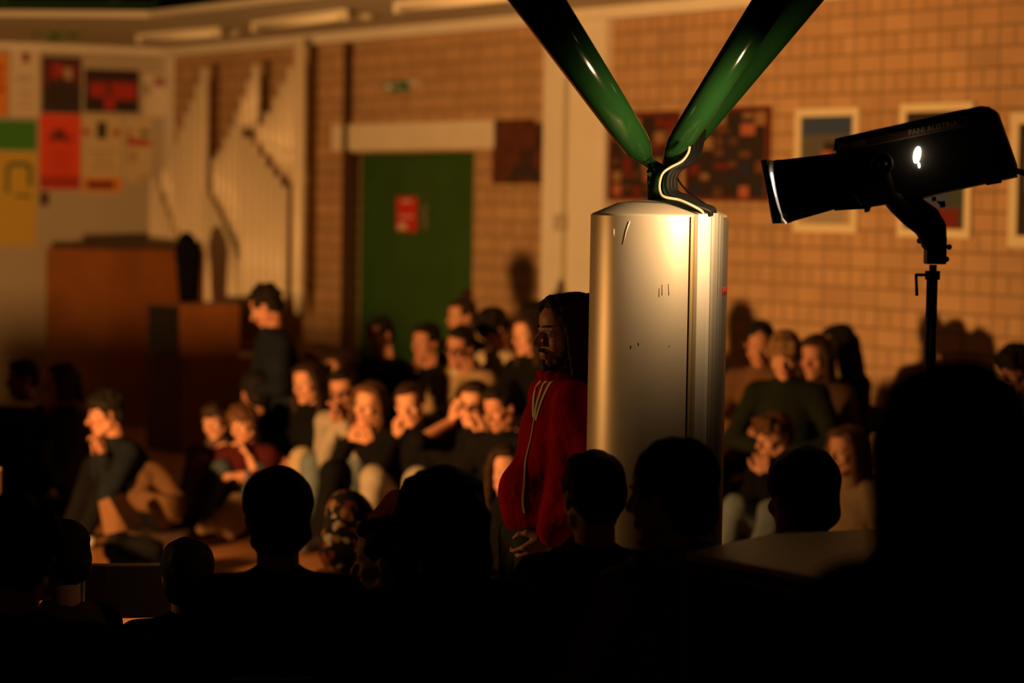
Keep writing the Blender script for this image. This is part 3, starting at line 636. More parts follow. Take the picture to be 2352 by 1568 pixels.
# round knob/bearing plate and glowing hole on near side
def disc(name, px, py, r, dep, m, ring=0.0):
    Rz = Matrix.Rotation(YAW, 3, 'Z'); ax = Rz @ V((0, -1, 0)); rot = ax.to_track_quat('Z', 'Y').to_matrix()
    prof = [(0.001, 0), (r, 0), (r, dep), (r * 0.93, dep + 0.002), (r * 0.85, dep), (r * 0.8, dep * 0.5), (0.001, dep * 0.5)] if ring else [(0.001, 0), (r, 0), (r * 0.96, dep), (0.001, dep)]
    return MB().lathe(prof, sp_pt(px, py, -HW_ + 0.003), 32, axis=rot).build(name, m, sp)
disc('bearing_knob', 2035, 378, 0.031, 0.022, mat('worn_black_rim', (0.035, 0.03, 0.024), 0.4), 1)
disc('bearing_knob', 2037, 380, 0.013, 0.030, BM2)
hole = MB(); c0 = sp_pt(hx, hy, -HW_ - 0.0025)
Rz = Matrix.Rotation(YAW, 3, 'Z')
hole.ell(c0, (0.0092, 0.0024, 0.0225), Rz @ Matrix.Rotation(R(9), 3, 'Y'), 24, 12)
hole.ell(c0 + V((0.006, 0, -0.028)), (0.0022, 0.002, 0.007), Rz @ Matrix.Rotation(R(-8), 3, 'Y'), 12, 8)
hole.build('glowing_hole', mat('lamp_hole', (1, 1, 1), 0.3, emit=(1.0, 0.84, 0.62), estr=22), sp)
hp_ = c0 + sp.location + Rz @ V((0, -0.03, 0))
light('lamp_hole_leak', 'POINT', hp_, hp_ + V((0, 1, 0)), 0.05, (1.0, 0.66, 0.36), 0.01)
# bottom details
side_prism('bottom_rail', [(2050, 462), (2320, 398), (2322, 407), (2146, 446), (2060, 472)], -HW_ * 0.8, HW_ * 0.8, mat('brown_black_plate', (0.05, 0.03, 0.02), 0.4), 0.002)
side_prism('tail_lug', [(2252, 408), (2290, 400), (2288, 420), (2256, 426)], -0.03, 0.03, BM, 0.002)
side_prism('nose_latch', [(1914, 470), (1968, 456), (2008, 462), (1998, 486), (1988, 488), (1990, 478), (1922, 484)], -0.012, 0.012, BM2, 0.002)
MB().tube([sp_pt(2142, 452, -0.02), sp_pt(2143, 462, -0.02)], 0.006, 12).build('screw', STEEL, sp)
MB().tube([sp_pt(2150, 462, -0.02), sp_pt(2160, 472, -0.02)], 0.003, 8).tube([sp_pt(2160, 462, -0.02), sp_pt(2162, 476, -0.02)], 0.008, 10).build('wing_screw', BM2, sp)
MB().tube(spline([sp_pt(2318, 392, 0), sp_pt(2345, 402, 0), sp_pt(2375, 425, 0), sp_pt(2390, 520, 0), sp_pt(2370, 760, 0), sp_pt(2360, 1000, 0.02), sp_pt(2350, 1500, 0.05)]), 0.0085, 10).build('power_cord', BLK, sp)
# fork and clamp
def fork(side):
    pp = spline([sp_pt(2037, 380, side), sp_pt(2052, 440, side), sp_pt(2085, 482, side * 0.9), sp_pt(2125, 520, side * 0.5), sp_pt(2140, 556, side * 0.1)], 6)
    b = MB(); b.tube(pp, [0.030 if i < 8 else 0.034 for i in range(len(pp))], 16); b.build('fork_arm', BM, sp)
fork(-0.075); fork(0.12)
side_prism('fork_arm', [(2018, 430), (2090, 438), (2148, 480), (2167, 515), (2168, 562), (2128, 562), (2100, 530), (2050, 470)], -0.03, 0.03, BM, 0.006)
def zc(px0, px1): return (px1 - px0) / 2 * SPY / FPX
T0 = q3(2147, 545); T1 = q3(2146, 608)
tx = q3(2143, 700)
ax = T1.x - 0.0
def vtube(name, px, y0, y1, r, m, dy=0, r1=None):
    a = q3(px, y0, dy); b_ = q3(px, y1, dy); a.x = b_.x = q3(px, (y0 + y1) / 2).x
    MB().tube([sl(a), sl(b_)], [r, r1 if r1 else r], 24).build(name, m, sp)
MB().box(sl(q3(2148, 575)), (0.056, 0.056, 0.076), bev=0.004).build('clamp_block', BM, sp)
vtube('spigot', 2148, 530, 552, 0.030, BM)
for y, x0, x1 in ((567, 2166, 2180), (595, 2166, 2174), (553, 2112, 2126)):
    MB().tube([sl(q3(x0, y)), sl(q3(x1, y))], 0.004, 10).ell(sl(q3(x1 if x0 > 2130 else x0, y)), (0.008,) * 3).build('clamp_screw', BM2, sp)
# the stand (same assembly moves with the spotlight)
stand_x = q3(2141, 700).x
def vt(name, y0, y1, r, m, px=2141):
    a = q3(px, y0); b_ = V((a.x, a.y, q3(px, y1).z if y1 < 2000 else 0)); MB().tube([sl(a), sl(b_)], r, 24).build(name, m, sp)
POLE = mat('dark_chrome_pole', (0.06, 0.055, 0.05), 0.22, 0.8)
vt('inner_pole', 608, 760, 0.0105, mat('chrome_pole', (0.5, 0.45, 0.38), 0.2, 0.9), 2143)
vt('pole_collar', 622, 642, 0.021, BM, 2142)
a = q3(2141, 642)
MB().tube([sl(a), sl(V((a.x, a.y, 0.25)))], 0.0155, 28).build('outer_pole', POLE, sp)
MB().tube([sl(q3(2128, 631)), sl(q3(2103, 631))], 0.0045, 10).tube([sl(q3(2104, 629)), sl(q3(2106, 679))], [0.0042, 0.0048], 10).build('crank_handle', BM2, sp)
for k in range(3):
    an = R(30 + 120 * k); d = V((math.cos(an), math.sin(an), 0))
    MB().tube([sl(V((a.x, a.y, 0.75)) + d * 0.02), sl(V((a.x, a.y, 0.012)) + d * 0.5)], 0.012, 12).build('leg', BM, sp)
fr_pt = P(1786, 436, SPY + 0.20)
light('spotlight_spill', 'SPOT', P(1752, 418, 6.84), (CC.x - 0.02, CC.y - 0.1, 2.12), 40, (1.0, 0.62, 0.29), 0.030, 146, 1.0)

# ------------------------------------------------------------------ people
SKIN = {'fair': mat('skin_fair', (0.58, 0.27, 0.17), 0.55, spec=0.35, noise_=0.05, nscale=12),
        'mid': mat('skin_mid', (0.42, 0.18, 0.11), 0.55, spec=0.35, noise_=0.05, nscale=12),
        'man': mat('skin_bearded_man', (0.56, 0.29, 0.19), 0.5, spec=0.35, noise_=0.06, nscale=20)}
HAIR = {'black': mat('hair_black', (0.012, 0.009, 0.007), 0.7, spec=0.08, noise_=0.3, nscale=40),
        'dark': mat('hair_dark_brown', (0.030, 0.016, 0.009), 0.65, spec=0.10, noise_=0.3, nscale=40),
        'brown': mat('hair_brown', (0.085, 0.040, 0.018), 0.65, spec=0.10, noise_=0.3, nscale=40),
        'light': mat('hair_light_brown', (0.20, 0.11, 0.05), 0.65, spec=0.10, noise_=0.3, nscale=40)}
C = {k: cloth(k, v) for k, v in dict(black=(0.005, 0.0045, 0.0045), navy=(0.008, 0.011, 0.017), grey=(0.17, 0.155, 0.14), lgrey=(0.28, 0.24, 0.20), cream=(0.42, 0.32, 0.21),
     beige=(0.28, 0.19, 0.11), brown=(0.10, 0.05, 0.025), dbrown=(0.045, 0.025, 0.015), maroon=(0.055, 0.008, 0.008), red=(0.36, 0.004, 0.007), denim=(0.045, 0.06, 0.075), teal=(0.02, 0.04, 0.04),
     jeans=(0.12, 0.15, 0.17), khaki=(0.20, 0.14, 0.09), white=(0.68, 0.60, 0.50), plaid=(0.13, 0.07, 0.06), dgrey=(0.028, 0.025, 0.023), green=(0.010, 0.013, 0.008), olive=(0.05, 0.045, 0.02), pink=(0.30, 0.13, 0.10)).items()}
EYE = mat('eye_white', (0.55, 0.45, 0.38), 0.25, spec=0.5); IRIS = mat('iris_dark', (0.02, 0.012, 0.008), 0.15, spec=0.5)
LIP = mat('lips', (0.36, 0.11, 0.085), 0.5); GLS = mat('glasses_frame', (0.02, 0.015, 0.012), 0.3)
LENS = bpy.data.materials.new('glasses_lens'); LENS.use_nodes = True
_b = LENS.node_tree.nodes['Principled BSDF']; _b.inputs['Transmission Weight'].default_value = 1; _b.inputs['Roughness'].default_value = 0.0; _b.inputs['IOR'].default_value = 1.1; _b.inputs['Base Color'].default_value = (0.95, 0.95, 1, 1)
SHOE = mat('shoe_dark', (0.03, 0.025, 0.02), 0.6); SHOEW = mat('shoe_white', (0.65, 0.62, 0.58), 0.6)

def ik(a, b, l1, l2, pole):
    a = V(a); b = V(b); d = b - a; L_ = min(d.length, (l1 + l2) * 0.998)
    dn = d.normalized(); b = a + dn * L_
    x = (l1 * l1 - l2 * l2 + L_ * L_) / (2 * L_); h = math.sqrt(max(l1 * l1 - x * x, 0))
    p_ = V(pole); p_ = p_ - dn * p_.dot(dn)
    if p_.length < 1e-4: p_ = V((0, 1, 0)) - dn * dn.y
    return a + dn * x + p_.normalized() * h, b

def head_prims(b, T, k=1.0, full=True):
    k_old = b.k; b.k = 0.012
    """T: matrix head frame -> person frame; y forward, z up"""
    E = lambda c, r: b.ell(T @ V(c), [q * k for q in r], T.to_3x3().normalized(), 18, 12)
    K = lambda a_, c_, ra, rb=None: b.cap(T @ V(a_), T @ V(c_), ra * k, (rb or ra) * k)
    E((0, -0.012, 0.032), (0.075, 0.094, 0.088)); E((0, 0.030, -0.028), (0.058, 0.056, 0.082)); E((0, 0.045, 0.045), (0.055, 0.042, 0.045))
    for s in (-1, 1):
        b.k = 0.010
        K((s * 0.050, 0.005, -0.060), (s * 0.012, 0.066, -0.098), 0.024, 0.018)
        E((s * 0.036, 0.062, -0.026), (0.024, 0.020, 0.024)); E((s * 0.077, -0.008, -0.004), (0.010, 0.019, 0.031))
        E((s * 0.0115, 0.101, -0.030), (0.0095, 0.011, 0.008)); K((s * 0.012, 0.083, 0.020), (s * 0.046, 0.070, 0.020), 0.0095, 0.008)
    E((0, 0.074, -0.100), (0.021, 0.018, 0.017)); K((0, 0.083, 0.014), (0, 0.114, -0.024), 0.0078, 0.0118)
    K((-0.016, 0.084, -0.056), (0.016, 0.084, -0.056), 0.009); K((-0.013, 0.084, -0.069), (0.013, 0.084, -0.069), 0.0095)
    b.k = 0.006; K((0, 0.080, -0.045), (0, 0.086, -0.056), 0.010); b.k = k_old

def hand_prims(b, wrist, d, nrm, side, curl=0.35, spread=0.10, k=1.0):
    """palm and five separate jointed fingers. d: direction of fingers, nrm: palm normal (fingers curl towards it)"""
    d = V(d).normalized(); nrm = V(nrm); nrm = (nrm - d * nrm.dot(d)).normalized(); x = d.cross(nrm) * side   # x towards the thumb
    W = V(wrist); k_old = b.k; b.k = 0.006
    for q in (-0.027, -0.009, 0.009, 0.027):
        b.cap(W + x * q * 0.6 * k, W + d * 0.082 * k + x * q * 1.08 * k, 0.0145 * k, 0.0125 * k)
    lens = (0.88, 1.0, 0.94, 0.74)
    for i, q in enumerate((0.033, 0.0115, -0.010, -0.031)):
        p0 = W + d * 0.086 * k + x * q * k; an = curl * (1 + 0.12 * i); a_ = an * 0.9; dd = (d + x * (spread * (1.5 - i))).normalized()
        b.k = 0.003
        for j, l in enumerate((0.044, 0.027, 0.021)):
            v_ = dd * math.cos(a_) + nrm * math.sin(a_); p1 = p0 + v_ * l * lens[i] * k
            b.cap(p0, p1, (0.0090, 0.0082, 0.0075)[j] * k, (0.0082, 0.0075, 0.0066)[j] * k); p0 = p1; a_ += an
    b.k = 0.006
    t0 = W + d * 0.022 * k + x * 0.026 * k; t1 = t0 + (d * 0.55 + x * 0.75 + nrm * 0.35).normalized() * 0.040 * k
    t2 = t1 + (d * 0.85 + x * 0.35 + nrm * 0.35).normalized() * 0.032 * k; t3 = t2 + (d + nrm * 0.3).normalized() * 0.024 * k
    b.cap(t0, t1, 0.0155 * k, 0.011 * k); b.cap(t1, t2, 0.0105 * k, 0.009 * k); b.cap(t2, t3, 0.009 * k, 0.0075 * k); b.k = k_old

def hair_mesh(style, T, k, seed, vox):
    rnd = random.Random(seed); b = SB(0.012); Rt = T.to_3x3().normalized()
    E = lambda c, r: b.ell(T @ V(c), [q * k for q in r], Rt, 16, 10)
    K = lambda a_, c_, ra, rb=None: b.cap(T @ V(a_), T @ V(c_), ra * k, (rb or ra) * k)
    E((0, -0.024, 0.056), (0.083, 0.090, 0.077)); E((0, -0.050, 0.012), (0.080, 0.062, 0.072))
    for s in (-1, 1):
        E((s * 0.066, 0.004, 0.040), (0.018, 0.046, 0.040)); K((s * 0.016, 0.094, 0.0265), (s * 0.044, 0.079, 0.029), 0.0042, 0.0035)
    if style == 'full': E((0, -0.022, 0.045), (0.094, 0.102, 0.090)); E((0, -0.060, -0.03), (0.080, 0.052, 0.070))
    if style == 'crop': E((0, -0.060, -0.02), (0.062, 0.045, 0.050))
    if style in ('short', 'fringe', 'curly', 'mop'):
        E((0, 0.040, 0.094), (0.062, 0.045, 0.030)); E((0, -0.058, -0.018), (0.066, 0.048, 0.052))
    if style == 'fringe' or style == 'mop':
        for q in range(-4, 5): K((q * 0.014, 0.060, 0.098), (q * 0.0165, 0.090 - abs(q) * 0.005, 0.050 + rnd.uniform(-.012, .006)), 0.018, 0.009)
        for s in (-1, 1): K((s * 0.070, 0.02, 0.06), (s * 0.078, 0.012, -0.010), 0.022, 0.013)
    if style in ('curly', 'mop'):
        for i in range(90):
            u = rnd.uniform(0, 2 * math.pi); v_ = rnd.uniform(-0.25, 1); rr = math.sqrt(max(0, 1 - v_ * v_))
            if math.sin(u) * rr > 0.72 and v_ < 0.45: continue
            E((0.084 * rr * math.cos(u), -0.020 + 0.092 * rr * math.sin(u), 0.052 + 0.082 * v_), (0.019, 0.019, 0.019))
    if style in ('long', 'longwave', 'bob'):
        ln = {'long': -0.30, 'longwave': -0.34, 'bob': -0.12}[style]; E((0, 0.030, 0.096), (0.058, 0.05, 0.028))
        for s in (-1, 1):
            for q in range(4):
                y0 = 0.040 - 0.030 * q; wv = rnd.uniform(-.01, .01)
                pts = [V((s * 0.060, y0, 0.085)), V((s * 0.086, y0 * 0.9, 0.01)), V((s * (0.088 + wv), y0 * 0.9 - 0.005, -0.09)), V((s * (0.085 - wv), y0 * 0.8 - 0.01, ln + 0.04)), V((s * (0.070 + wv), y0 * .8 - 0.005, ln))]
                for i in range(4 if style != 'bob' else 3): K(pts[i], pts[i + 1], (0.020, 0.021, 0.021, 0.019)[i], (0.021, 0.021, 0.019, 0.010)[i])
        for q in range(-2, 3): K((q * 0.028, -0.092, 0.03), (q * 0.032, -0.105, ln * 0.98), 0.028, 0.016)
    if style in ('bun', 'tied'):
        E((0, 0.030, 0.090), (0.060, 0.055, 0.030))
        if style == 'bun': E((0, -0.050, 0.155), (0.042, 0.042, 0.038))
        else: K((0, -0.11, 0.03), (0, -0.135, -0.10), 0.028, 0.02); K((0, -0.135, -0.10), (0, -0.12, -0.22), 0.022, 0.008)
    me = remesh(b, 'hair', vox, 0, 0.006 if style in ('curly', 'mop') else 0.0035, 45)
    return me
def clothing(mb, name, m, parent, vox, disp=0.006, ds=9):
    me = remesh(mb, name, vox, 0, disp, ds); return link(name, me, parent, m)

PEOPLE = []
def person(label, px, py, Y, yaw, head=(None, 0, 0), lean=8, side=0, arms=('lap', 'lap'), legs='chair', hair='short', hc='dark', top='black', bot='black', skin='fair',
           k=1.0, glasses=False, beard=False, hood=False, group=None, lo=False, sleeve=1.0, curl=0.45, shoes=SHOE, collar=None, seatz=None, beanie=False, watch=False, long_coat=False, name='person', pelvis=None, scarf=None, twist=0, hands=(None, None)):
    """px,py = head centre in the photo, Y = distance; everything else is a real pose"""
    vox = 0.011 if lo else 0.0062
    if name == 'main': vox = 0.004
    hw = P(px, py, Y); hy = head[0] if head[0] is not None else yaw
    Rz = lambda a_: Matrix.Rotation(R(180 - a_), 3, 'Z')
    RP = Rz(yaw)
    # spine in local frame (x = person's right?, y forward, z up)
    La, Sa = R(lean), R(side)
    up = V((math.sin(Sa), math.sin(La), math.cos(La) * math.cos(Sa))).normalized()
    neckb = up * 0.49 * k; hl = neckb + (up * 0.5 + V((0, 0.12, 0.9))).normalized() * 0.165 * k
    Th = RP.inverted() @ Rz(hy) @ Matrix.Rotation(R(-head[1]), 3, 'X') @ Matrix.Rotation(R(head[2]), 3, 'Y')
    hip = hw - RP @ hl                              # pelvis in the world
    pz = hip.z
    base = V((hip.x, hip.y, 0))
    J = lambda q: V(q) + V((0, 0, pz))              # local, with z from floor
    T = Matrix.Translation(J(hl)) @ Th.to_4x4() @ Matrix.Scale(k, 4)
    T1 = Matrix.Translation(J(hl)) @ Th.to_4x4()
    Tk = T
    pel = J((0, 0, 0)); nb = J(neckb); upm = up; fw = V((0, 1, 0)); fwd = (fw - up * fw.dot(up)).normalized(); rt = fwd.cross(up).normalized()   # rt = local +x
    tw = Matrix.Rotation(R(twist), 3, up); rt2 = tw @ rt; fwd2 = tw @ fwd
    body = SB(0.02); shirt = SB(0.03); trou = SB(0.03); shs = []
    bR = Matrix((rt2, fwd2, up)).transposed()
    # torso
    body.ell(pel + up * 0.02, (0.14 * k, 0.10 * k, 0.10 * k), bR); body.ell(pel + up * 0.2 * k, (0.125 * k, 0.088 * k, 0.17 * k), bR); body.ell(nb - up * 0.14 * k, (0.145 * k, 0.095 * k, 0.14 * k), bR)
    body.cap(nb - up * 0.04 * k, J(hl) + Th @ V((0, -0.018, -0.05)) * k, 0.058 * k, 0.054 * k)
    head_prims(body, Tk, k)
    g = 0.020
    shirt.ell(pel + up * 0.06 * k, (0.165 * k, 0.130 * k, 0.11 * k), bR); shirt.ell(pel + up * 0.22 * k, (0.155 * k, 0.118 * k, 0.19 * k), bR)
    shirt.ell(nb - up * 0.15 * k, (0.172 * k, 0.122 * k, 0.15 * k), bR); shirt.cap(nb - up * 0.045 * k, nb + up * 0.005 * k, 0.080 * k, 0.066 * k)
    if collar: 
        cb = MB(); cb.lathe([(0.060 * k, 0), (0.078 * k, 0.0), (0.074 * k, 0.055), (0.062 * k, 0.055), (0.060 * k, 0)], nb - up * 0.01, 24, axis=bR)
    sho = {}; wr = {}
    SH = 0.165 * k
    for s in (-1, 1):
        sp_ = nb - up * 0.055 * k + rt2 * s * SH; sho[s] = sp_
        body.cap(nb - up * 0.035 * k, sp_, 0.050 * k, 0.046 * k); shirt.cap(nb - up * 0.03 * k + rt2 * s * 0.05 * k, sp_, 0.062 * k, 0.066 * k)
    # legs first (hands may rest on knees)
    knees = {}; 
    for s in (-1, 1):
        hp = pel + V((s * 0.095 * k, 0.02, -0.02)); lg = legs
        if lg == 'chair': ft = V((s * 0.13 * k, 0.42 * k, 0.07)); pole = V((s * 0.15, 1, 1)); 
        elif lg == 'chair_wide': ft = V((s * 0.20 * k, 0.36 * k, 0.07)); pole = V((s * 0.6, 1, 0.8))
        elif lg == 'knees_up': ft = V((s * 0.12 * k, 0.50 * k, 0.06)); pole = V((s * 0.1, 0.3, 1))
        elif lg == 'cross': ft = V((-s * 0.10 * k, 0.30 * k, 0.07 + 0.03 * (s > 0))); pole = V((s * 1, 0.45, 0.35))
        elif lg == 'stretch': ft = V((s * 0.10 * k, 0.80 * k, 0.07)); pole = V((0, 0.1, 1))
        elif lg == 'stand': ft = V((s * 0.10 * k, 0.03 + 0.05 * s, 0.07)); pole = V((0, 1, 0.0))
        elif lg == 'lounge': ft = V((s * 0.11 * k, 0.62 * k, 0.07)); pole = V((0, 0.3, 1))
        if lg != 'stand' and pz < 0.2 and lg.startswith('chair'): ft.y = 0.5 * k
        kn, ft2 = ik(hp, ft, 0.42 * k, 0.41 * k, pole); knees[s] = kn
        body.cap(hp, kn, 0.078 * k, 0.052 * k); body.cap(kn, ft2, 0.050 * k, 0.034 * k)
        trou.cap(hp, kn, 0.096 * k, 0.070 * k); trou.cap(kn, kn.lerp(ft2, 0.93), 0.069 * k, 0.055 * k)
        fd = V((s * 0.12, 1, 0)).normalized() if lg != 'cross' else V((s * 0.7, 0.5, 0)).normalized()
        body.cap(ft2, ft2 + fd * 0.12 * k + V((0, 0, -0.035)), 0.030 * k, 0.024 * k)
        sh = SB(0.02); shs.append(sh); sh.cap(ft2 + V((0, 0, -0.022)) - fd * 0.03, ft2 + fd * 0.15 * k + V((0, 0, -0.032)), 0.046 * k, 0.037 * k); sh.cap(ft2, ft2 + V((0, 0, -0.02)), 0.045 * k)
    trou.ell(pel, (0.155 * k, 0.120 * k, 0.105 * k), bR)
    hm = lambda q: T @ V(q)
    for ai, s in enumerate((-1, 1)):
        a = arms[ai]; sp_ = sho[s]; pole = rt2 * s * 0.7 - up * 1.0 - fwd2 * 0.3; nrm = None; cv = curl
        if a == 'lap': tgt = pel + V((s * 0.06, 0.24 * k, 0.12)); pole = rt2 * s - up * 0.6
        elif a == 'knee': tgt = knees[s] + V((-s * 0.02, -0.02, 0.10)); nrm = V((0, 0.2, -1))
        elif a == 'hang_knee': tgt = knees[s] + V((-s * 0.03, 0.04, 0.09)); nrm = V((0, 0.2, -1))
        elif a == 'clasp': tgt = hm((s * 0.014, 0.125, -0.085))
        elif a == 'mouth': tgt = hm((s * 0.024, 0.118, -0.085)); cv = 0.9
        elif a == 'chin': tgt = hm((s * 0.030, 0.085, -0.135)); cv = 0.9
        elif a == 'cheek': tgt = hm((s * 0.088, 0.050, -0.085)); cv = 0.55
        elif a == 'temple': tgt = hm((s * 0.100, 0.030, -0.020)); cv = 0.3
        elif a == 'face': tgt = hm((s * 0.045, 0.125, -0.06)); cv = 0.3
        elif a == 'hug': tgt = (knees[-1] + knees[1]) * 0.5 + V((s * 0.04, 0.05, -0.03)); pole = rt2 * s - up * 0.5
        elif a == 'floor': tgt = V((s * 0.26, -0.14, 0.03)); pole = V((s, -1, 0)); 
        elif a == 'hang': tgt = sp_ + V((s * 0.05, 0.05, -0.50 * k))
        elif a == 'pocket': tgt = pel + V((s * 0.15, 0.13, 0.02)); pole = V((s * 0.6, -1, -0.3))
        else: tgt = V(a) + V((0, 0, pz)); 
        shp = sp_; dirw = (tgt - shp).normalized()
        upward = a in ('clasp', 'mouth', 'chin', 'cheek', 'temple', 'face')
        if upward:
            hd = (Th @ V((-s * 0.15, -0.1, 1))).normalized() if a != 'chin' else (Th @ V((-s * 0.5, 0.1, 0.8))).normalized()
            pole = -up * 1.0 + rt2 * s * (0.45 if a in ('clasp', 'mouth', 'chin', 'face') else 0.7) + fwd2 * 0.6
            wrist = tgt - hd * 0.085 * k
            nrm = Th @ V((-s * 0.8, -0.6, 0)) if a != 'clasp' else rt2 * (-s)
        else: wrist = tgt
        el, wr_ = ik(shp, wrist, 0.285 * k, 0.255 * k, pole); wr[s] = wr_
        fd = (wr_ - el).normalized()
        if not upward: hd = (fd + V((0, 0.1, -0.2 if a in ('knee', 'hang_knee', 'lap', 'hug') else 0))).normalized()
        if a == 'floor': hd = V((s * 0.5, -0.8, -0.1)).normalized(); nrm = V((0, 0, -1))
        if nrm is None: nrm = V((-s, 0, -0.6)) if a in ('lap', 'hug') else -rt2 * s
        if (nrm - hd * nrm.dot(hd)).length < 0.2: nrm = V((0, 0, -1)) + fwd2 * 0.3
        body.cap(shp, el, 0.046 * k, 0.037 * k); body.cap(el, wr_, 0.037 * k, 0.025 * k)
        if a != 'pocket' or name == 'main': 
            x_ = hd.cross(nrm)
            hand_prims(body, wr_ + hd * 0.004, hd, nrm, (1 if (hd.cross(nrm)).dot(-rt2 * s + up * 0.4) > 0 else -1), cv, 0.10, 0.96 * k)
        shirt.cap(shp, el, 0.066 * k, 0.053 * k)
        if sleeve >= 1: shirt.cap(el, el.lerp(wr_, 0.93), 0.052 * k, 0.038 * k)
        elif sleeve > 0: shirt.cap(el, el.lerp(wr_, sleeve), 0.052 * k, 0.044 * k)
    if hood:
        for s in (-1, 1): shirt.cap(nb + rt2 * s * 0.085 * k + fwd2 * 0.03, nb - fwd2 * 0.085 * k + rt2 * s * 0.03 + up * 0.005, 0.034 * k, 0.040 * k)
        shirt.cap(nb - fwd2 * 0.09 * k + up * 0.01, nb - fwd2 * 0.11 * k - up * 0.09, 0.045 * k, 0.045 * k)
    if long_coat: shirt.ell(pel - V((0, 0, 0.05)), (0.185 * k, 0.16 * k, 0.16 * k), bR)
    if name == 'main':
        shirt.ell(pel + V((0, 0.02, 0.13)), (0.165, 0.125, 0.11), bR); shirt.ell(pel + V((0, 0.01, 0.06)), (0.165, 0.115, 0.07), bR)
        for s in (-1, 1): e_l = wr[s]; shirt.cap(sho[s].lerp(e_l, 0.12), sho[s].lerp(e_l, 0.55) - fwd2 * 0.035, 0.068, 0.068); shirt.cap(sho[s].lerp(e_l, 0.55) - fwd2 * 0.035, sho[s].lerp(e_l, 0.93), 0.068, 0.048)
    me = remesh(body, 'person', vox, 0)
    o = link('person', me, None, SKIN[skin]); o.location = base; o.rotation_euler = (0, 0, R(180 - yaw))
    tag(o, label, 'person', group)
    cv = 0.013 if lo else 0.010
    if name == 'main': cv = 0.008
    topn = 'jacket' if name == 'main' else 'top'
    clothing(shirt, topn, C[top], o, cv, 0.010, 5.5); tr = clothing(trou, 'trousers', C[bot], o, cv + 0.002, 0.009, 7)
    for sh in shs: link('shoe', remesh(sh, 'shoe', 0.010, 0), o, shoes)
    if collar: cb.build('collar', C[collar], o)
    if scarf: 
        cb = MB(); cb.lathe([(0.05 * k, -0.02), (0.095 * k, -0.01), (0.092 * k, 0.05), (0.06 * k, 0.06), (0.05 * k, -0.02)], nb, 24, axis=bR); cb.build('scarf', C[scarf], o)
    if hair != 'none': ho = link('hair', hair_mesh(hair, T, k, len(PEOPLE) + 1, 0.007 if not lo else 0.009), o, HAIR[hc])
    if not lo:
        l_ = SB(0.004)
        for s in (-1, 1):
            e = MB(); e.ell(T @ V((s * 0.031, 0.0715, 0.001)), (0.0125 * k,) * 3, None, 14, 10); e.ell(T @ V((s * 0.031, 0.0805, 0.001)), (0.0062 * k, 0.0042 * k, 0.0062 * k), T.to_3x3().normalized(), 12, 8, mi=1)
            e.build('eye', [EYE, IRIS], o)
        l_.cap(T @ V((-0.017, 0.089, -0.0565)), T @ V((0.017, 0.089, -0.0565)), 0.0058 * k); l_.cap(T @ V((-0.013, 0.089, -0.0675)), T @ V((0.013, 0.089, -0.0675)), 0.0065 * k); link('lips', remesh(l_, 'lips', 0.0028), o, LIP)
    if glasses:
        gb = MB()
        for s in (-1, 1):
            ax_ = (Th @ V((s * 0.12, 1, 0))).to_track_quat('Z', 'Y').to_matrix()
            gb.lathe([(0.022 * k, 0), (0.0245 * k, 0), (0.0245 * k, 0.003), (0.022 * k, 0.003), (0.022 * k, 0)], T @ V((s * 0.031, 0.098, -0.002)), 20, axis=ax_)
            gb.tube([T @ V((s * 0.054, 0.092, 0.004)), T @ V((s * 0.078, 0.01, 0.008))], 0.0018, 6)
        gb.tube([T @ V((-0.010, 0.101, 0.002)), T @ V((0.010, 0.101, 0.002))], 0.002, 6); go = gb.build('glasses', GLS, o)
        lb = MB()
        for s in (-1, 1): lb.ell(T @ V((s * 0.031, 0.0995, -0.002)), (0.022 * k, 0.001, 0.022 * k), Th @ Matrix.Rotation(R(-s * 7), 3, 'Z'), 20, 8)
        lb.build('lens', LENS, go)
    if beanie:
        q = SB(); q.ell(T @ V((0, -0.018, 0.065)), (0.092 * k, 0.102 * k, 0.085 * k), T.to_3x3().normalized(), 20, 12); q.ell(T @ V((0, -0.03, 0.145)), (0.035 * k, 0.035 * k, 0.022 * k)); link('hat', remesh(q, 'hat', 0.008, 3), o, C[top])
    info = dict(o=o, T=T, nb=nb, up=up, rt=rt2, fw=fwd2, sho=sho, wr=wr, pel=pel, pz=pz, base=base, yaw=yaw, knees=knees, legs=legs, k=k, label=label, Th=Th)
    PEOPLE.append(info); print('PERSON %-60s pelvis z %.2f' % (label[:60], pz)); return info

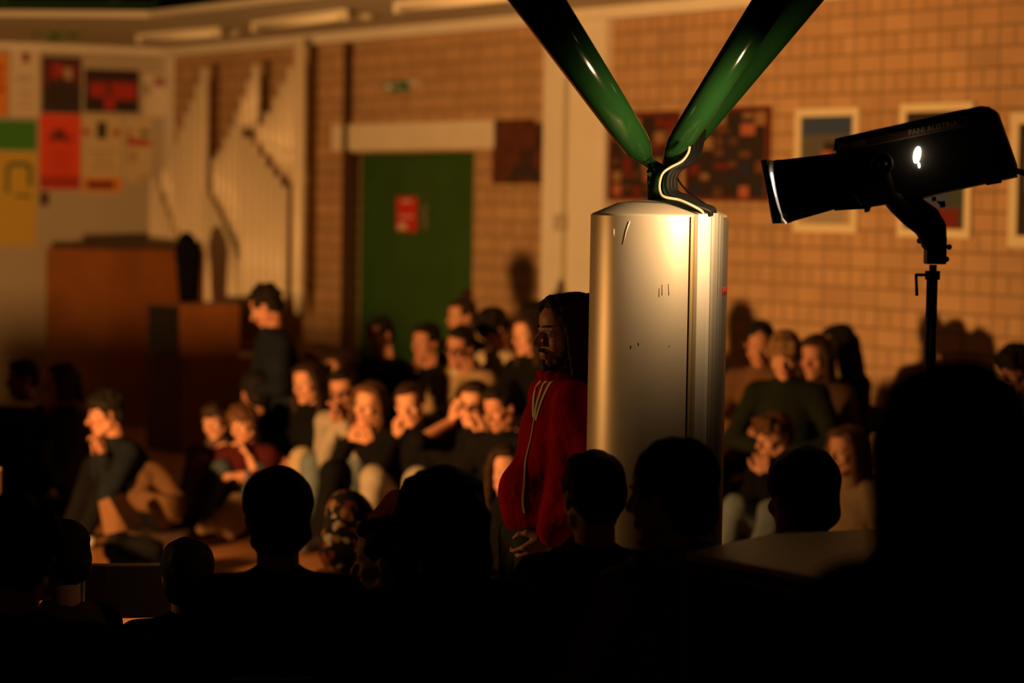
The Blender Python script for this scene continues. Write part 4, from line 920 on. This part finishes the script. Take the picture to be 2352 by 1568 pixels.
# ---- the man in the red jacket leaning by the column
man = person('person with shoulder length hair and beard in red striped jacket leaning on the column', 1301, 764, 7.76, 76, (64, 4, 0), lean=-9, arms=((-0.215, 0.03, 0.02), (0.17, -0.03, 0.03)), legs='stand',
             hair='none', hc='dark', top='red', bot='denim', skin='man', name='main', k=1.0, curl=0.5)
def man_extras(I):
    from mathutils.bvhtree import BVHTree
    o, T, k = I['o'], I['T'], I['k']; rnd = random.Random(5)
    b = SB(0.006); Rt = T.to_3x3().normalized()
    E = lambda c, r: b.ell(T @ V(c), r, Rt, 18, 12)
    E((0, -0.030, 0.055), (0.085, 0.092, 0.076)); E((0, -0.058, 0.0), (0.084, 0.064, 0.085)); E((0, 0.018, 0.090), (0.060, 0.052, 0.033))
    for s in (-1, 1):
        for q in range(8):
            y0 = 0.036 - 0.020 * q; w_ = rnd.uniform(-0.006, 0.006)
            pts = [V((s * 0.026, y0 * 0.8 + 0.010, 0.116)), V((s * 0.066, y0 + 0.004, 0.085)), V((s * (0.084 + w_), y0 * 0.95 - .002, 0.01)), V((s * (0.088 + w_), y0 * 0.95 - .006, -0.07)), V((s * (0.088 + w_), y0 * .9 - .008, -0.13)), V((s * (0.078 + 2 * w_), y0 * .85 - 0.012, -0.165 + rnd.uniform(-.02, .015)))]
            for i in range(5): b.cap(T @ pts[i], T @ pts[i + 1], (0.010, 0.012, 0.0135, 0.0135, 0.012)[i], (0.012, 0.0135, 0.0135, 0.012, 0.006)[i])
    for s in (-1, 1):
        for q in range(3):
            pts = [V((s * 0.004, 0.060 - 0.02 * q, 0.112 + 0.003 * q)), V((s * 0.042, 0.064 - 0.016 * q, 0.090)), V((s * 0.070, 0.046 - 0.012 * q, 0.050)), V((s * 0.084, 0.026 - 0.01 * q, -0.005)), V((s * 0.088, 0.016 - 0.01 * q, -0.07))]
            for i in range(4): b.cap(T @ pts[i], T @ pts[i + 1], 0.010, 0.011)
    for q in range(-5, 6):
        pts = [V((q * 0.013, -0.09, 0.06)), V((q * 0.015, -0.118, -0.02)), V((q * 0.016, -0.112, -0.11)), V((q * 0.015, -0.10, -0.18 + rnd.uniform(-.02, .01)))]
        for i in range(3): b.cap(T @ pts[i], T @ pts[i + 1], (0.018, 0.017, 0.015)[i], (0.017, 0.015, 0.007)[i])
    link('hair', remesh(b, 'hair', 0.004, 0, 0.003, 60), o, HAIR['dark'])
    b = SB(0.008)
    for s in (-1, 1):
        b.cap(T @ V((s * 0.056, 0.020, -0.045)), T @ V((s * 0.040, 0.052, -0.086)), 0.015, 0.015); b.cap(T @ V((s * 0.040, 0.052, -0.086)), T @ V((s * 0.008, 0.076, -0.104)), 0.017, 0.019)
        b.cap(T @ V((s * 0.003, 0.0985, -0.0475)), T @ V((s * 0.026, 0.085, -0.058)), 0.0055, 0.004)
        b.cap(T @ V((s * 0.014, 0.092, 0.0265)), T @ V((s * 0.044, 0.077, 0.029)), 0.0042, 0.003, k=0.002)
    b.cap(T @ V((0, 0.086, -0.088)), T @ V((0, 0.078, -0.106)), 0.008, 0.018); b.cap(T @ V((0, 0.074, -0.108)), T @ V((0, 0.068, -0.124)), 0.016, 0.010)
    link('beard', remesh(b, 'beard', 0.003, 0, 0.0025, 90), o, mat('beard_brown', (0.045, 0.022, 0.012), 0.7, noise_=0.3, nscale=60))
    jk = [c for c in o.children if c.name.startswith('jacket')][0]
    M = Matrix.Translation(o.location) @ Matrix.Rotation(o.rotation_euler[2], 4, 'Z'); Mi = M.inverted(); R3 = Mi.to_3x3()
    bv = BVHTree.FromPolygons([v.co for v in jk.data.vertices], [p_.vertices[:] for p_ in jk.data.polygons])
    c0 = Mi @ V((0, 0, CAMH))
    def hit(px, py):
        h_ = bv.ray_cast(c0, (R3 @ ray(px, py)).normalized()); return h_[0], h_[1]
    def ribbon(pts, w0, w1):
        pl = []; nn = []
        for q in spline([V((x, y, 0)) for x, y in pts], 6):
            h_, n_ = hit(q.x, q.y)
            if h_: pl.append(h_ + n_ * 0.0035); nn.append(n_)
        m_ = MB(); prev = None; N_ = len(pl)
        for i in range(N_):
            t_ = (pl[min(i + 1, N_ - 1)] - pl[max(i - 1, 0)]).normalized(); sd = t_.cross(nn[i]).normalized(); w_ = (w0 + (w1 - w0) * i / (N_ - 1)) / 2
            a = [m_.bm.verts.new(pl[i] + sd * w_), m_.bm.verts.new(pl[i] - sd * w_), m_.bm.verts.new(pl[i] - sd * w_ - nn[i] * 0.006), m_.bm.verts.new(pl[i] + sd * w_ - nn[i] * 0.006)]
            if prev:
                for e in range(4): m_.bm.faces.new((prev[e], prev[(e + 1) % 4], a[(e + 1) % 4], a[e]))
            prev = a
        m_.build('stripe', mat('stripe_white', (0.85, 0.78, 0.68), 0.9), o)
    ribbon([(1292, 858), (1268, 876), (1253, 902), (1241, 932), (1232, 966)], 0.018, 0.007)
    ribbon([(1268, 864), (1250, 882), (1241, 905), (1233, 932), (1229, 962)], 0.018, 0.007)
    ribbon([(1246, 872), (1233, 888), (1228, 908), (1226, 932), (1226, 958)], 0.017, 0.007)
    ribbon([(1229, 955), (1222, 1000), (1208, 1060), (1204, 1110), (1201, 1150), (1205, 1178)], 0.004, 0.007)
    cb = SB(0.01)
    nb, up = I['nb'], I['up']
    for q in range(14):
        a0, a1 = 2 * math.pi * q / 14, 2 * math.pi * (q + 1) / 14
        f_ = lambda a_: nb + up * 0.018 + I['rt'] * math.cos(a_) * 0.070 + I['fw'] * (math.sin(a_) * 0.072 + 0.012)
        cb.cap(f_(a0), f_(a1), 0.017)
    link('collar', remesh(cb, 'collar', 0.005), o, C['red'])
man_extras(man)

# ---- background audience (lit from the stage on the left)
G1 = 'audience seated before the brick wall'
person('person with curly dark hair in navy top looking down beside the organ pipes', 612, 706, 15.0, 70, (100, 28, 0), 16, 0, ('lap', 'lap'), 'chair', 'curly', 'black', 'navy', 'black', 'mid', group=G1)
person('person in black holding a hand on the cheek below the shadow on the door', 872, 772, 16.0, 50, (42, 12, 8), 16, 0, ('cheek', 'lap'), 'chair', 'short', 'black', 'black', 'black', 'mid', group=G1)
person('dark haired person in black, hand at side of face, before the green door', 978, 785, 15.9, 45, (38, 8, -6), 14, 0, ('cheek', 'chin'), 'chair', 'short', 'black', 'black', 'black', 'mid', group=G1)
person('person with dark hair in a high bun against the door edge', 1060, 727, 16.7, 60, (55, 4, 0), 6, 0, ('lap', 'lap'), 'chair', 'bun', 'dark', 'navy', 'black', 'fair', group=G1)
person('person in glasses and open beige jacket, head propped on fist', 1056, 795, 15.0, 35, (30, 14, -10), 20, 0, ('cheek', 'lap'), 'chair', 'short', 'black', 'beige', 'black', 'mid', glasses=True, collar='cream', hood=True, group=G1)
person('person in cream sleeve with bowed bushy dark head and raised arm', 1136, 758, 15.3, 45, (70, 48, 0), 26, 0, ('lap', 'temple'), 'chair', 'mop', 'black', 'cream', 'dgrey', 'mid', group=G1)
person('person in black with long dark hair just left of the bearded face', 1213, 770, 14.6, 50, (48, 4, 4), 10, 0, ('lap', 'lap'), 'chair', 'long', 'dark', 'black', 'black', 'fair', group=G1)
person('shadowed person with dark curls behind the bearded person', 1226, 742, 16.3, 40, (30, 6, 0), 6, 0, ('lap', 'lap'), 'chair', 'curly', 'black', 'black', 'black', 'mid', group=G1, lo=True)
G2 = 'audience crowded in the middle of the floor'
person('person with long dark hair framing a pale face, left of the grey sweater', 706, 880, 14.8, 32, (30, 6, 5), 14, 0, ('hug', 'hug'), 'knees_up', 'long', 'dark', 'black', 'cream', 'fair', sleeve=0.4, group=G2)
person('dim face in black behind the long haired listener, nearest the stage left', 624, 856, 16.4, 60, (60, 10, 0), 14, 0, ('lap', 'lap'), 'chair', 'long', 'dark', 'black', 'black', 'mid', group=G2, lo=True)
person('small dim face behind, between the long hair and the grey sweater', 728, 832, 17.0, 50, (50, 8, 0), 10, 0, ('lap', 'lap'), 'chair', 'short', 'dark', 'black', 'black', 'mid', group=G2, lo=True)
person('small dim face in dark clothes above the glasses and grey sweater', 778, 848, 16.6, 45, (45, 10, 0), 12, 0, ('lap', 'lap'), 'chair', 'bob', 'dark', 'dgrey', 'black', 'mid', group=G2, lo=True)
person('person in glasses and grey sweater with hands clasped at the mouth, elbows on knees', 790, 896, 14.2, 28, (20, 10, 8), 30, 0, ('clasp', 'clasp'), 'knees_up', 'short', 'black', 'lgrey', 'jeans', 'mid', glasses=True, group=G2)
person('person with long wavy brown hair in black, chin in hand', 848, 928, 14.0, 28, (26, 6, -8), 18, 0, ('chin', 'chin'), 'knees_up', 'longwave', 'brown', 'black', 'black', 'fair', group=G2)
person('person with hair tied back in black top and pale trousers, hand at cheek', 942, 930, 13.8, 20, (12, 8, 10), 14, 0, ('lap', 'cheek'), 'knees_up', 'tied', 'dark', 'black', 'lgrey', 'fair', group=G2)
person('person in round glasses with one bare forearm raised beside the face', 1087, 928, 13.4, 18, (18, 4, -4), 12, 0, ('cheek', 'temple'), 'knees_up', 'short', 'dark', 'black', 'black', 'fair', glasses=True, sleeve=0, group=G2)
person('face half hidden behind the hem of the red jacket', 1163, 1080, 12.0, 10, (2, 4, 0), 6, 0, ('lap', 'lap'), 'cross', 'long', 'dark', 'black', 'black', 'fair', group=G2)
person('person in dark top between the raised forearm and the red jacket', 1150, 935, 13.0, 35, (45, 20, 0), 16, 0, ('lap', 'lap'), 'knees_up', 'short', 'black', 'black', 'black', 'mid', group=G2, lo=True)
G3 = 'audience sitting low at the left'
person('person in navy jacket leaning forward with chin on hand, white shoe below', 243, 953, 13.9, 62, (66, 10, 8), 34, 0, ('hang_knee', 'chin'), 'chair', 'mop', 'black', 'navy', 'black', 'mid', shoes=SHOEW, group=G3)
person('fair faced person leaning on the curly haired neighbour', 492, 968, 14.8, 18, (12, 6, 14), 22, 8, ('knee', 'hug'), 'knees_up', 'fringe', 'dark', 'plaid', 'khaki', 'fair', k=0.90, group=G3)
person('curly brown haired person in plaid shirt with hand hanging over the knee', 558, 976, 14.5, 24, (22, 8, 10), 26, 0, ('hang_knee', 'hug'), 'knees_up', 'mop', 'brown', 'maroon', 'denim', 'fair', k=0.89, sleeve=0.5, group=G3)
person('person under a grey hood behind the curly brown hair', 612, 968, 15.4, 60, (120, 20, 0), 20, 0, ('lap', 'lap'), 'cross', 'none', 'dark', 'dgrey', 'black', 'mid', k=0.86, hood=True, beanie=True, group=G3, lo=True)
person('faint seated figure in the dark at far left, by the black piano', 52, 870, 15.5, 60, (60, 5, 0), 8, 0, ('lap', 'lap'), 'chair', 'short', 'dark', 'dbrown', 'black', 'mid', group=G3, lo=True)
person('faint seated figure in brown below the oak cabinet', 142, 880, 15.2, 60, (70, 5, 0), 10, 0, ('lap', 'chin'), 'chair', 'bob', 'dark', 'dbrown', 'denim', 'mid', group=G3, lo=True)
G4 = 'audience right of the column'
person('person in brown jumper slumped behind the fair haired boy', 1745, 790, 14.0, 30, (10, 25, 0), 16, 0, ('lap', 'lap'), 'chair', 'crop', 'black', 'brown', 'black', 'mid', group=G4)
person('young person with light tousled fringe in dark green top looking down', 1803, 815, 13.0, 24, (14, 24, 0), 16, 0, ('lap', 'lap'), 'chair', 'fringe', 'light', 'green', 'black', 'fair', group=G4)
person('person with long dark hair right of the light fringe', 1872, 820, 13.8, 40, (30, 10, 0), 10, 0, ('lap', 'lap'), 'chair', 'long', 'dark', 'dbrown', 'black', 'mid', group=G4, lo=True)
person('dark figure with pale scarf band under long hair near the brick wall', 1925, 795, 14.2, 60, (80, 12, 0), 8, 0, ('lap', 'lap'), 'chair', 'long', 'black', 'black', 'black', 'mid', scarf='khaki', group=G4, lo=True)
person('person with brown fringe pressing a hand to the mouth', 1778, 1002, 12.5, 52, (58, 14, 0), 22, 0, ('mouth', 'lap'), 'knees_up', 'fringe', 'brown', 'black', 'jeans', 'fair', group=G4)
person('narrow face with long brown hair over a tan collar, low at right', 1944, 1035, 12.2, 48, (52, 6, 0), 10, 0, ('lap', 'lap'), 'cross', 'long', 'brown', 'khaki', 'black', 'fair', scarf='beige', group=G4)
person('person with thick dark hair cut by the right edge', 2334, 852, 12.8, 50, (56, 18, 0), 14, 0, ('lap', 'lap'), 'chair', 'mop', 'black', 'dgrey', 'black', 'mid', group=G4)
# ---- foreground silhouettes, seen from behind
G5 = 'silhouetted audience in the foreground'
def fore(label, px, top, Y, yaw, hair, topc='black', head=(None, 4, 0), legs='chair', k=1.0, **kw):
    person(label, px, top + 0.128 * k * FPX / Y, Y, yaw, head, 8, 0, ('lap', 'lap'), legs, hair, kw.pop('hc', 'black'), topc, 'black', 'mid', k=k, group=G5, lo=True, **kw)
fore('silhouetted person with round short hair, before the pale cream trousers', 637, 1076, 6.3, 168, 'full')
fore('silhouetted person with long hair in the bottom centre, before the pale trousers', 1012, 1070, 5.9, 158, 'long', k=1.04)
fore('silhouetted short haired person directly before the foot of the red jacket', 1361, 1036, 6.6, 160, 'short')
fore('person with dark cropped hair and grey hoodie, cheek turned to the column foot', 1540, 1010, 5.9, 140, 'full', 'grey', head=(122, 6, 0), hood=True, k=1.06)
fore('person with short hair and brown jacket behind the pale topped case', 1838, 1030, 6.45, 150, 'full', 'brown', head=(148, 6, 0), collar='brown')
fore('large blurred dark head nearest the camera at right, over the spotlight stand', 2186, 828, 3.35, 160, 'long', legs='stand', k=1.0)
fore('silhouetted person at the bottom left corner', 36, 1150, 5.5, 165, 'mop', k=1.02)
fore('silhouetted person with dim lit ear, right of the bottom left corner head', 128, 1193, 7.3, 120, 'crop', 'dbrown', head=(112, 6, 0), legs='knees_up')
fore('small silhouetted head low between the wooden chair and the round short hair', 430, 1238, 7.4, 170, 'full', legs='cross', k=0.9)
fore('person in maroon top looking left, right of the patterned bag', 893, 1183, 6.9, 112, 'short', 'maroon', head=(105, 8, 0), legs='knees_up')

# two dark listeners filling the gap below the curly haired one
person('listener in black, back of dark head below the navy top', 585, 900, 15.0, 150, (150, 6, 0), 8, 0, ('lap', 'lap'), 'chair', 'full', 'black', 'black', 'black', 'mid', group=G2, lo=True)
person('listener in black right of the organ foot, hidden to the brow', 660, 890, 15.6, 60, (70, 14, 0), 8, 0, ('lap', 'lap'), 'chair', 'short', 'black', 'black', 'black', 'mid', group=G2, lo=True)

# ------------------------------------------------------------------ furniture and things
PLY = mat('plywood_seat', (0.36, 0.17, 0.06), 0.4, noise_=0.15, nscale=6); PLYE = mat('plywood_edge', (0.40, 0.27, 0.14), 0.5)
CHR = mat('chrome_leg', (0.6, 0.55, 0.48), 0.2, 0.9)
def chair(h, cat_label, loc, yaw, group=None, seatm=PLY, legm=CHR):
    e = empty('school_chair', (loc[0], loc[1], 0), R(180 - yaw)); tag(e, cat_label, 'chair', group)
    MB().box((0, 0.0, h - 0.009), (0.38, 0.38, 0.018), bev=0.006).build('seat', seatm, e)
    b = MB(); pts = []
    for i in range(9):
        a = (i - 4) / 4; pts.append(V((a * 0.19, -0.235 + 0.03 * a * a, 0)))
    for i in range(8):
        p0, p1 = pts[i], pts[i + 1]; m_ = (p0 + p1) / 2; an = math.atan2(p1.y - p0.y, p1.x - p0.x)
        b.box((m_.x, m_.y, h + 0.30), ((p1 - p0).length + 0.001, 0.012, 0.17 if 0 < i < 7 else 0.14), Matrix.Rotation(an, 3, 'Z'))
        b.box((m_.x, m_.y, h + 0.30 + (0.088 if 0 < i < 7 else 0.073)), ((p1 - p0).length + 0.001, 0.013, 0.007), Matrix.Rotation(an, 3, 'Z'), mi=1)
    b.build('backrest', [seatm, PLYE], e)
    for sx in (-1, 1):
        MB().tube([(sx * 0.17, 0.16, h - 0.02), (sx * 0.20, 0.19, 0.0)], 0.011, 10).build('leg', legm, e)
        MB().tube([(sx * 0.17, -0.215, h + 0.34), (sx * 0.17, -0.19, h - 0.02), (sx * 0.20, -0.23, 0.0)], 0.011, 10).build('leg', legm, e)
    return e
protos = {}
def copy_tree(o, loc, rz):
    c = o.copy(); COL.objects.link(c); c.location = loc; c.rotation_euler = (0, 0, rz)
    for ch in o.children: d = ch.copy(); COL.objects.link(d); d.parent = c
    return c
CUSH = cloth('cushion', (0.05, 0.03, 0.02)); DSEAT = mat('dark_plywood', (0.06, 0.03, 0.015), 0.5)
for I in PEOPLE:
    if I['legs'] == 'stand': continue
    z = I['pz'] - 0.115 * I['k']; x, y = I['base'].x, I['base'].y
    if z > 0.2:
        key = round(z / 0.03)
        lb = 'dark school chair under a seated member of the audience'
        if key not in protos: protos[key] = chair(key * 0.03, lb, (x, y), I['yaw'], 'school chairs under the audience', DSEAT, BM2)
        else: tag(copy_tree(protos[key], (x, y, 0), R(180 - I['yaw'])), lb, 'chair', 'school chairs under the audience')
    elif z > 0.04:
        o = MB().box((0, 0, z / 2), (0.40, 0.36, z), bev=min(0.02, z * 0.4)).build('floor_cushion', CUSH); o.location = (x, y, 0); o.rotation_euler = (0, 0, R(180 - I['yaw']))
        tag(o, 'dark floor cushion under a low sitting member of the audience', 'cushion', 'floor cushions under the audience')

BROWN = mat('orange_oak_panel', (0.30, 0.105, 0.025), 0.45, noise_=0.15, nscale=3); BROWND = mat('dark_oak_side', (0.17, 0.055, 0.016), 0.5, noise_=0.15, nscale=3); TOPD = mat('cabinet_top_dark', (0.055, 0.035, 0.025), 0.4)
def corner_box(name, label, cat, px_l, yl, px_n, yn, px_r, yr, top_py, m, mtop=None, zb=0.0, ztop=None):
    a = P(px_l, 600, yl); n_ = P(px_n, 600, yn); c = P(px_r, 600, yr); zt = ztop if ztop else P(px_n, top_py, yn).z
    # rectangular footprint: near corner plus the two edge directions made square
    u = V((a.x - n_.x, yl - yn, 0)); v = V((c.x - n_.x, yr - yn, 0)); un = u.normalized(); vp = V((-un.y, un.x, 0)); 
    if vp.dot(v) < 0: vp = -vp
    vl = v.length; nn = V((n_.x, yn, 0)); cen = nn + u / 2 + vp * vl / 2
    e = empty(name, (cen.x, cen.y, zb), math.atan2(un.y, un.x)); tag(e, label, cat)
    return e, u.length, vl, zt - zb
e, W, D, H = corner_box('oak_cabinet', 'tall orange brown oak cabinet with dark lid in front of the organ', 'cabinet', 105, 21.6, 245, 21.0, 400, 22.0, 572, BROWN)
MB().box((0, 0, H / 2), (W, D, H), bev=0.01).build('carcass', BROWN, e); MB().box((0.0, 0, H + 0.025), (W * 0.9, D * 0.95, 0.05), bev=0.008).build('lid', TOPD, e)
e, W, D, H = corner_box('loudspeaker', 'brown wooden loudspeaker box with black front, before the oak cabinet', 'loudspeaker', 343, 19.5, 415, 19.1, 500, 19.6, 700, BROWN, zb=0.75)
MB().box((0, 0, H / 2), (W, D, H), bev=0.008).build('box', BROWN, e)
sg = 1 if (Matrix.Rotation(e.rotation_euler[2], 3, 'Z') @ V((0, 1, 0))).y < 0 else -1
MB().box((0, sg * (D / 2 + 0.006), H / 2), (W * 0.96, 0.012, H * 0.94), bev=0.003).build('front_grille', BM2, e)
e, W, D, H = corner_box('plinth', 'dark reddish wooden plinth carrying the brown loudspeaker', 'plinth', 338, 19.4, 420, 19.0, 600, 20.1, 835, BROWND, ztop=0.748)
MB().box((0, 0, H / 2), (W, D, H), bev=0.01).build('block', BROWND, e)
sb_ = SB(0.05); c0 = P(432, 620, 20.6)
sb_.cap(V((0, 0, 1.56)), V((-0.02, 0, 1.66)), 0.08, 0.07); sb_.cap(V((0, 0, 1.1)), V((0, 0, 1.56)), 0.07, 0.11); sb_.cap(V((0.03, 0, 0.95)), V((0.04, 0, 1.5)), 0.05, 0.08)
e = empty('bulk_stand', (c0.x, 20.6, 0)); tag(e, 'pole carrying a rounded dark coat between the cabinet and the organ pipes', 'coat stand')  # dark rounded bulk on a pole
link('bulk', remesh(sb_, 'bulk', 0.012, 0, 0.01, 8), e, C['black'])
MB().tube([(0, 0, 0.02), (0, 0, 1.7)], 0.018, 12).build('pole', BM2, e); MB().lathe([(0.001, 0), (0.2, 0), (0.2, 0.02), (0.001, 0.03)], (0, 0, 0), 24).build('base', BM2, e)
# added unseen piano shaped blocker between the stage lamp and the left wall (throws the dark band over the back left)
def piano(name, label, c, rz, w_, d_, h_, m=mat('blocker_black', (0.008, 0.007, 0.007), 0.7, spec=0.1)):
    e = empty(name, (c[0], c[1], 0), rz); tag(e, label, 'piano')
    MB().box((0, 0, h_ / 2), (w_, d_, h_), bev=0.012).build('case', m, e); MB().box((0, 0, h_ + 0.012), (w_ + 0.04, d_ + 0.04, 0.024), bev=0.006).build('lid', m, e)
    MB().box((0, -d_ / 2 - 0.12, 0.66), (w_ - 0.04, 0.26, 0.12), bev=0.01).build('keyboard', m, e)
    for sx in (-1, 1): MB().box((sx * (w_ / 2 - 0.06), -d_ / 2 - 0.2, 0.3), (0.07, 0.07, 0.6), bev=0.008).build('leg', m, e)
    return e
piano('piano_blocker', 'added piano shaped blocker out of view at far left, shading the back left', (-3.85, 12.2), R(-6), 1.05, 0.45, 1.13)
q0 = P(-330, 930, 14.7); q1 = P(72, 935, 14.5)
e = empty('keyboard_case', ((q0.x + q1.x) / 2, 14.65, 0)); zt = P(60, 930, 14.5).z; tag(e, 'black boxy instrument case at the left edge with a pale sheet on top', 'case')
MB().box((0, 0, (zt - 0.02) / 2), (q1.x - q0.x, 0.42, zt - 0.02), bev=0.01).build('case', mat('matt_black_case', (0.006, 0.006, 0.006), 1.0, spec=0.0), e)
MB().box(((q1.x - q0.x) / 2 - 0.27, 0, zt - 0.012), (0.5, 0.30, 0.012), bev=0.002).build('paper', FADE, e)
# chairs seen empty
pp_ = P(82, 1100, 12.0); chair(0.30, 'empty wooden school chair with pale edge at the left, below the black case', (pp_.x, 12.0), 250, None, DSEAT)
pp_ = P(275, 1320, 7.7); chair(0.43, 'empty plywood chair with pale rimmed backrest at bottom left', (pp_.x, 8.0), 170, None, DSEAT)
# small things on the floor
def soft(name, label, cat, caps, m, k_=0.03, disp=0.012, vox=0.010, par=None):
    b = SB(k_); pts = [(P(*a), P(*c), ra, rb) for a, c, ra, rb in caps]; base = V((sum(p_[0].x for p_ in pts) / len(pts), sum(p_[0].y for p_ in pts) / len(pts), min(min(p_[0].z - p_[2], p_[1].z - p_[3]) for p_ in pts)))
    for a, c, ra, rb in pts: b.cap(a - base, c - base, ra, rb)
    o = link(name, remesh(b, name, vox, 0, disp, 8), None, m); o.location = base; tag(o, label, cat); return o
soft('backpack', 'black backpack lying on the floor below the orange wooden wedge', 'backpack', [((275, 1262, 12.6), (345, 1268, 12.6), 0.085, 0.08), ((285, 1298, 12.4), (350, 1300, 12.4), 0.08, 0.075)], C['black'])
soft('folded_jacket', 'crumpled beige jacket on the floor beside the orange boards', 'jacket', [((545, 1155, 13.7), (515, 1195, 13.6), 0.055, 0.06), ((515, 1195, 13.6), (465, 1212, 13.5), 0.06, 0.035), ((560, 1190, 13.7), (530, 1225, 13.6), 0.05, 0.04)], C['beige'])
ORW = mat('orange_varnished_wood', (0.13, 0.05, 0.012), 0.35, noise_=0.1, nscale=5)
b = MB(); b.prism([P(x, y, 13.1) for x, y in ((226, 1152), (250, 1142), (292, 1216), (240, 1228))], (0.05, 0.22, 0)); o = b.build('wooden_wedge', ORW); tag(o, 'small bright orange varnished wooden wedge beside the navy jacket', 'block')
soft('grey_blanket', 'crumpled grey brown blanket over low knees at left', 'blanket', [((345, 1080, 13.9), (315, 1140, 13.8), 0.05, 0.07), ((360, 1085, 13.9), (405, 1150, 13.8), 0.05, 0.06), ((330, 1150, 13.7), (400, 1165, 13.6), 0.07, 0.07), ((400, 1165, 13.6), (380, 1195, 13.6), 0.06, 0.05)], C['brown'])
soft('red_jacket', 'dark red jacket hanging between the patterned bag and the foreground crowd', 'jacket', [((912, 1158, 7.9), (872, 1215, 7.9), 0.04, 0.045), ((872, 1215, 7.9), (842, 1290, 7.85), 0.045, 0.04)], C['maroon'])
PAT = bpy.data.materials.new('patterned_fabric'); PAT.use_nodes = True; nt = PAT.node_tree
vo = nt.nodes.new('ShaderNodeTexVoronoi'); vo.inputs['Scale'].default_value = 34; tc = nt.nodes.new('ShaderNodeTexCoord'); nt.links.new(tc.outputs['Object'], vo.inputs['Vector'])
cr = nt.nodes.new('ShaderNodeValToRGB'); cr.color_ramp.interpolation = 'CONSTANT'; E_ = cr.color_ramp.elements
E_[0].color = (0.01, 0.01, 0.01, 1); E_[1].position = 0.55; E_[1].color = (0.30, 0.07, 0.05, 1); z_ = E_.new(0.68); z_.color = (0.75, 0.68, 0.58, 1); z_ = E_.new(0.78); z_.color = (0.02, 0.02, 0.02, 1); z_ = E_.new(0.9); z_.color = (0.5, 0.28, 0.12, 1)
sx = nt.nodes.new('ShaderNodeSeparateColor'); nt.links.new(vo.outputs['Color'], sx.inputs[0]); nt.links.new(sx.outputs[0], cr.inputs[0]); nt.links.new(cr.outputs[0], nt.nodes['Principled BSDF'].inputs['Base Color']); nt.nodes['Principled BSDF'].inputs['Roughness'].default_value = 0.9
bag = soft('patterned_bag', 'black bag with pale and red floral pattern behind the round short hair', 'bag', [((800, 1175, 10.6), (785, 1265, 10.5), 0.10, 0.10), ((820, 1200, 10.6), (825, 1262, 10.5), 0.09, 0.09)], PAT, disp=0.006)
st_h = bag.location.z
e = empty('stool', (bag.location.x, bag.location.y, 0)); tag(e, 'dark wooden stool under the patterned bag', 'stool')
MB().lathe([(0.001, st_h - 0.035), (0.16, st_h - 0.035), (0.16, st_h - 0.004), (0.001, st_h - 0.004)], (0, 0, 0), 28).build('seat', DSEAT, e)
for q in range(4): a_ = R(45 + 90 * q); MB().tube([(0.11 * math.cos(a_), 0.11 * math.sin(a_), st_h - 0.03), (0.15 * math.cos(a_), 0.15 * math.sin(a_), 0)], 0.013, 10).build('leg', DSEAT, e)

# tall case at the bottom right with a pale top
ZT = 1.2
tp = [PH(x, y, ZT) for x, y in ((1575, 1268), (1940, 1336), (2052, 1212), (1770, 1226))]
cx_ = sum((p_ for p_ in tp), V()) / 4; e = empty('equipment_case', (cx_.x, cx_.y, 0)); tag(e, 'tall dark equipment case with pale top in the bottom right foreground', 'case')
lp = [V((p_.x - cx_.x, p_.y - cx_.y, ZT)) for p_ in tp]
MB().prism([p_ - V((0, 0, 0.018)) for p_ in lp], (0, 0, 0.018)).build('top_board', mat('pale_case_top', (0.80, 0.62, 0.40), 0.5), e)
ins_ = [V((p_.x * 0.97, p_.y * 0.97, 0.03)) for p_ in lp]
MB().prism(ins_, (0, 0, ZT - 0.049)).build('body', mat('dark_case_panel', (0.035, 0.022, 0.016), 0.6), e)
ALE = mat('case_edge_profile', (0.22, 0.19, 0.17), 0.4, 0.3)
for i in range(4):
    a_, b_ = ins_[i], ins_[(i + 1) % 4]
    MB().box(V((a_.x, a_.y, ZT / 2)), (0.024, 0.024, ZT - 0.06), Matrix.Rotation(math.atan2(b_.y - a_.y, b_.x - a_.x), 3, 'Z'), bev=0.003).build('edge_profile', ALE, e)
    MB().tube([V((a_.x, a_.y, ZT - 0.045)), V((b_.x, b_.y, ZT - 0.045))], 0.014, 8).build('edge_profile', ALE, e)
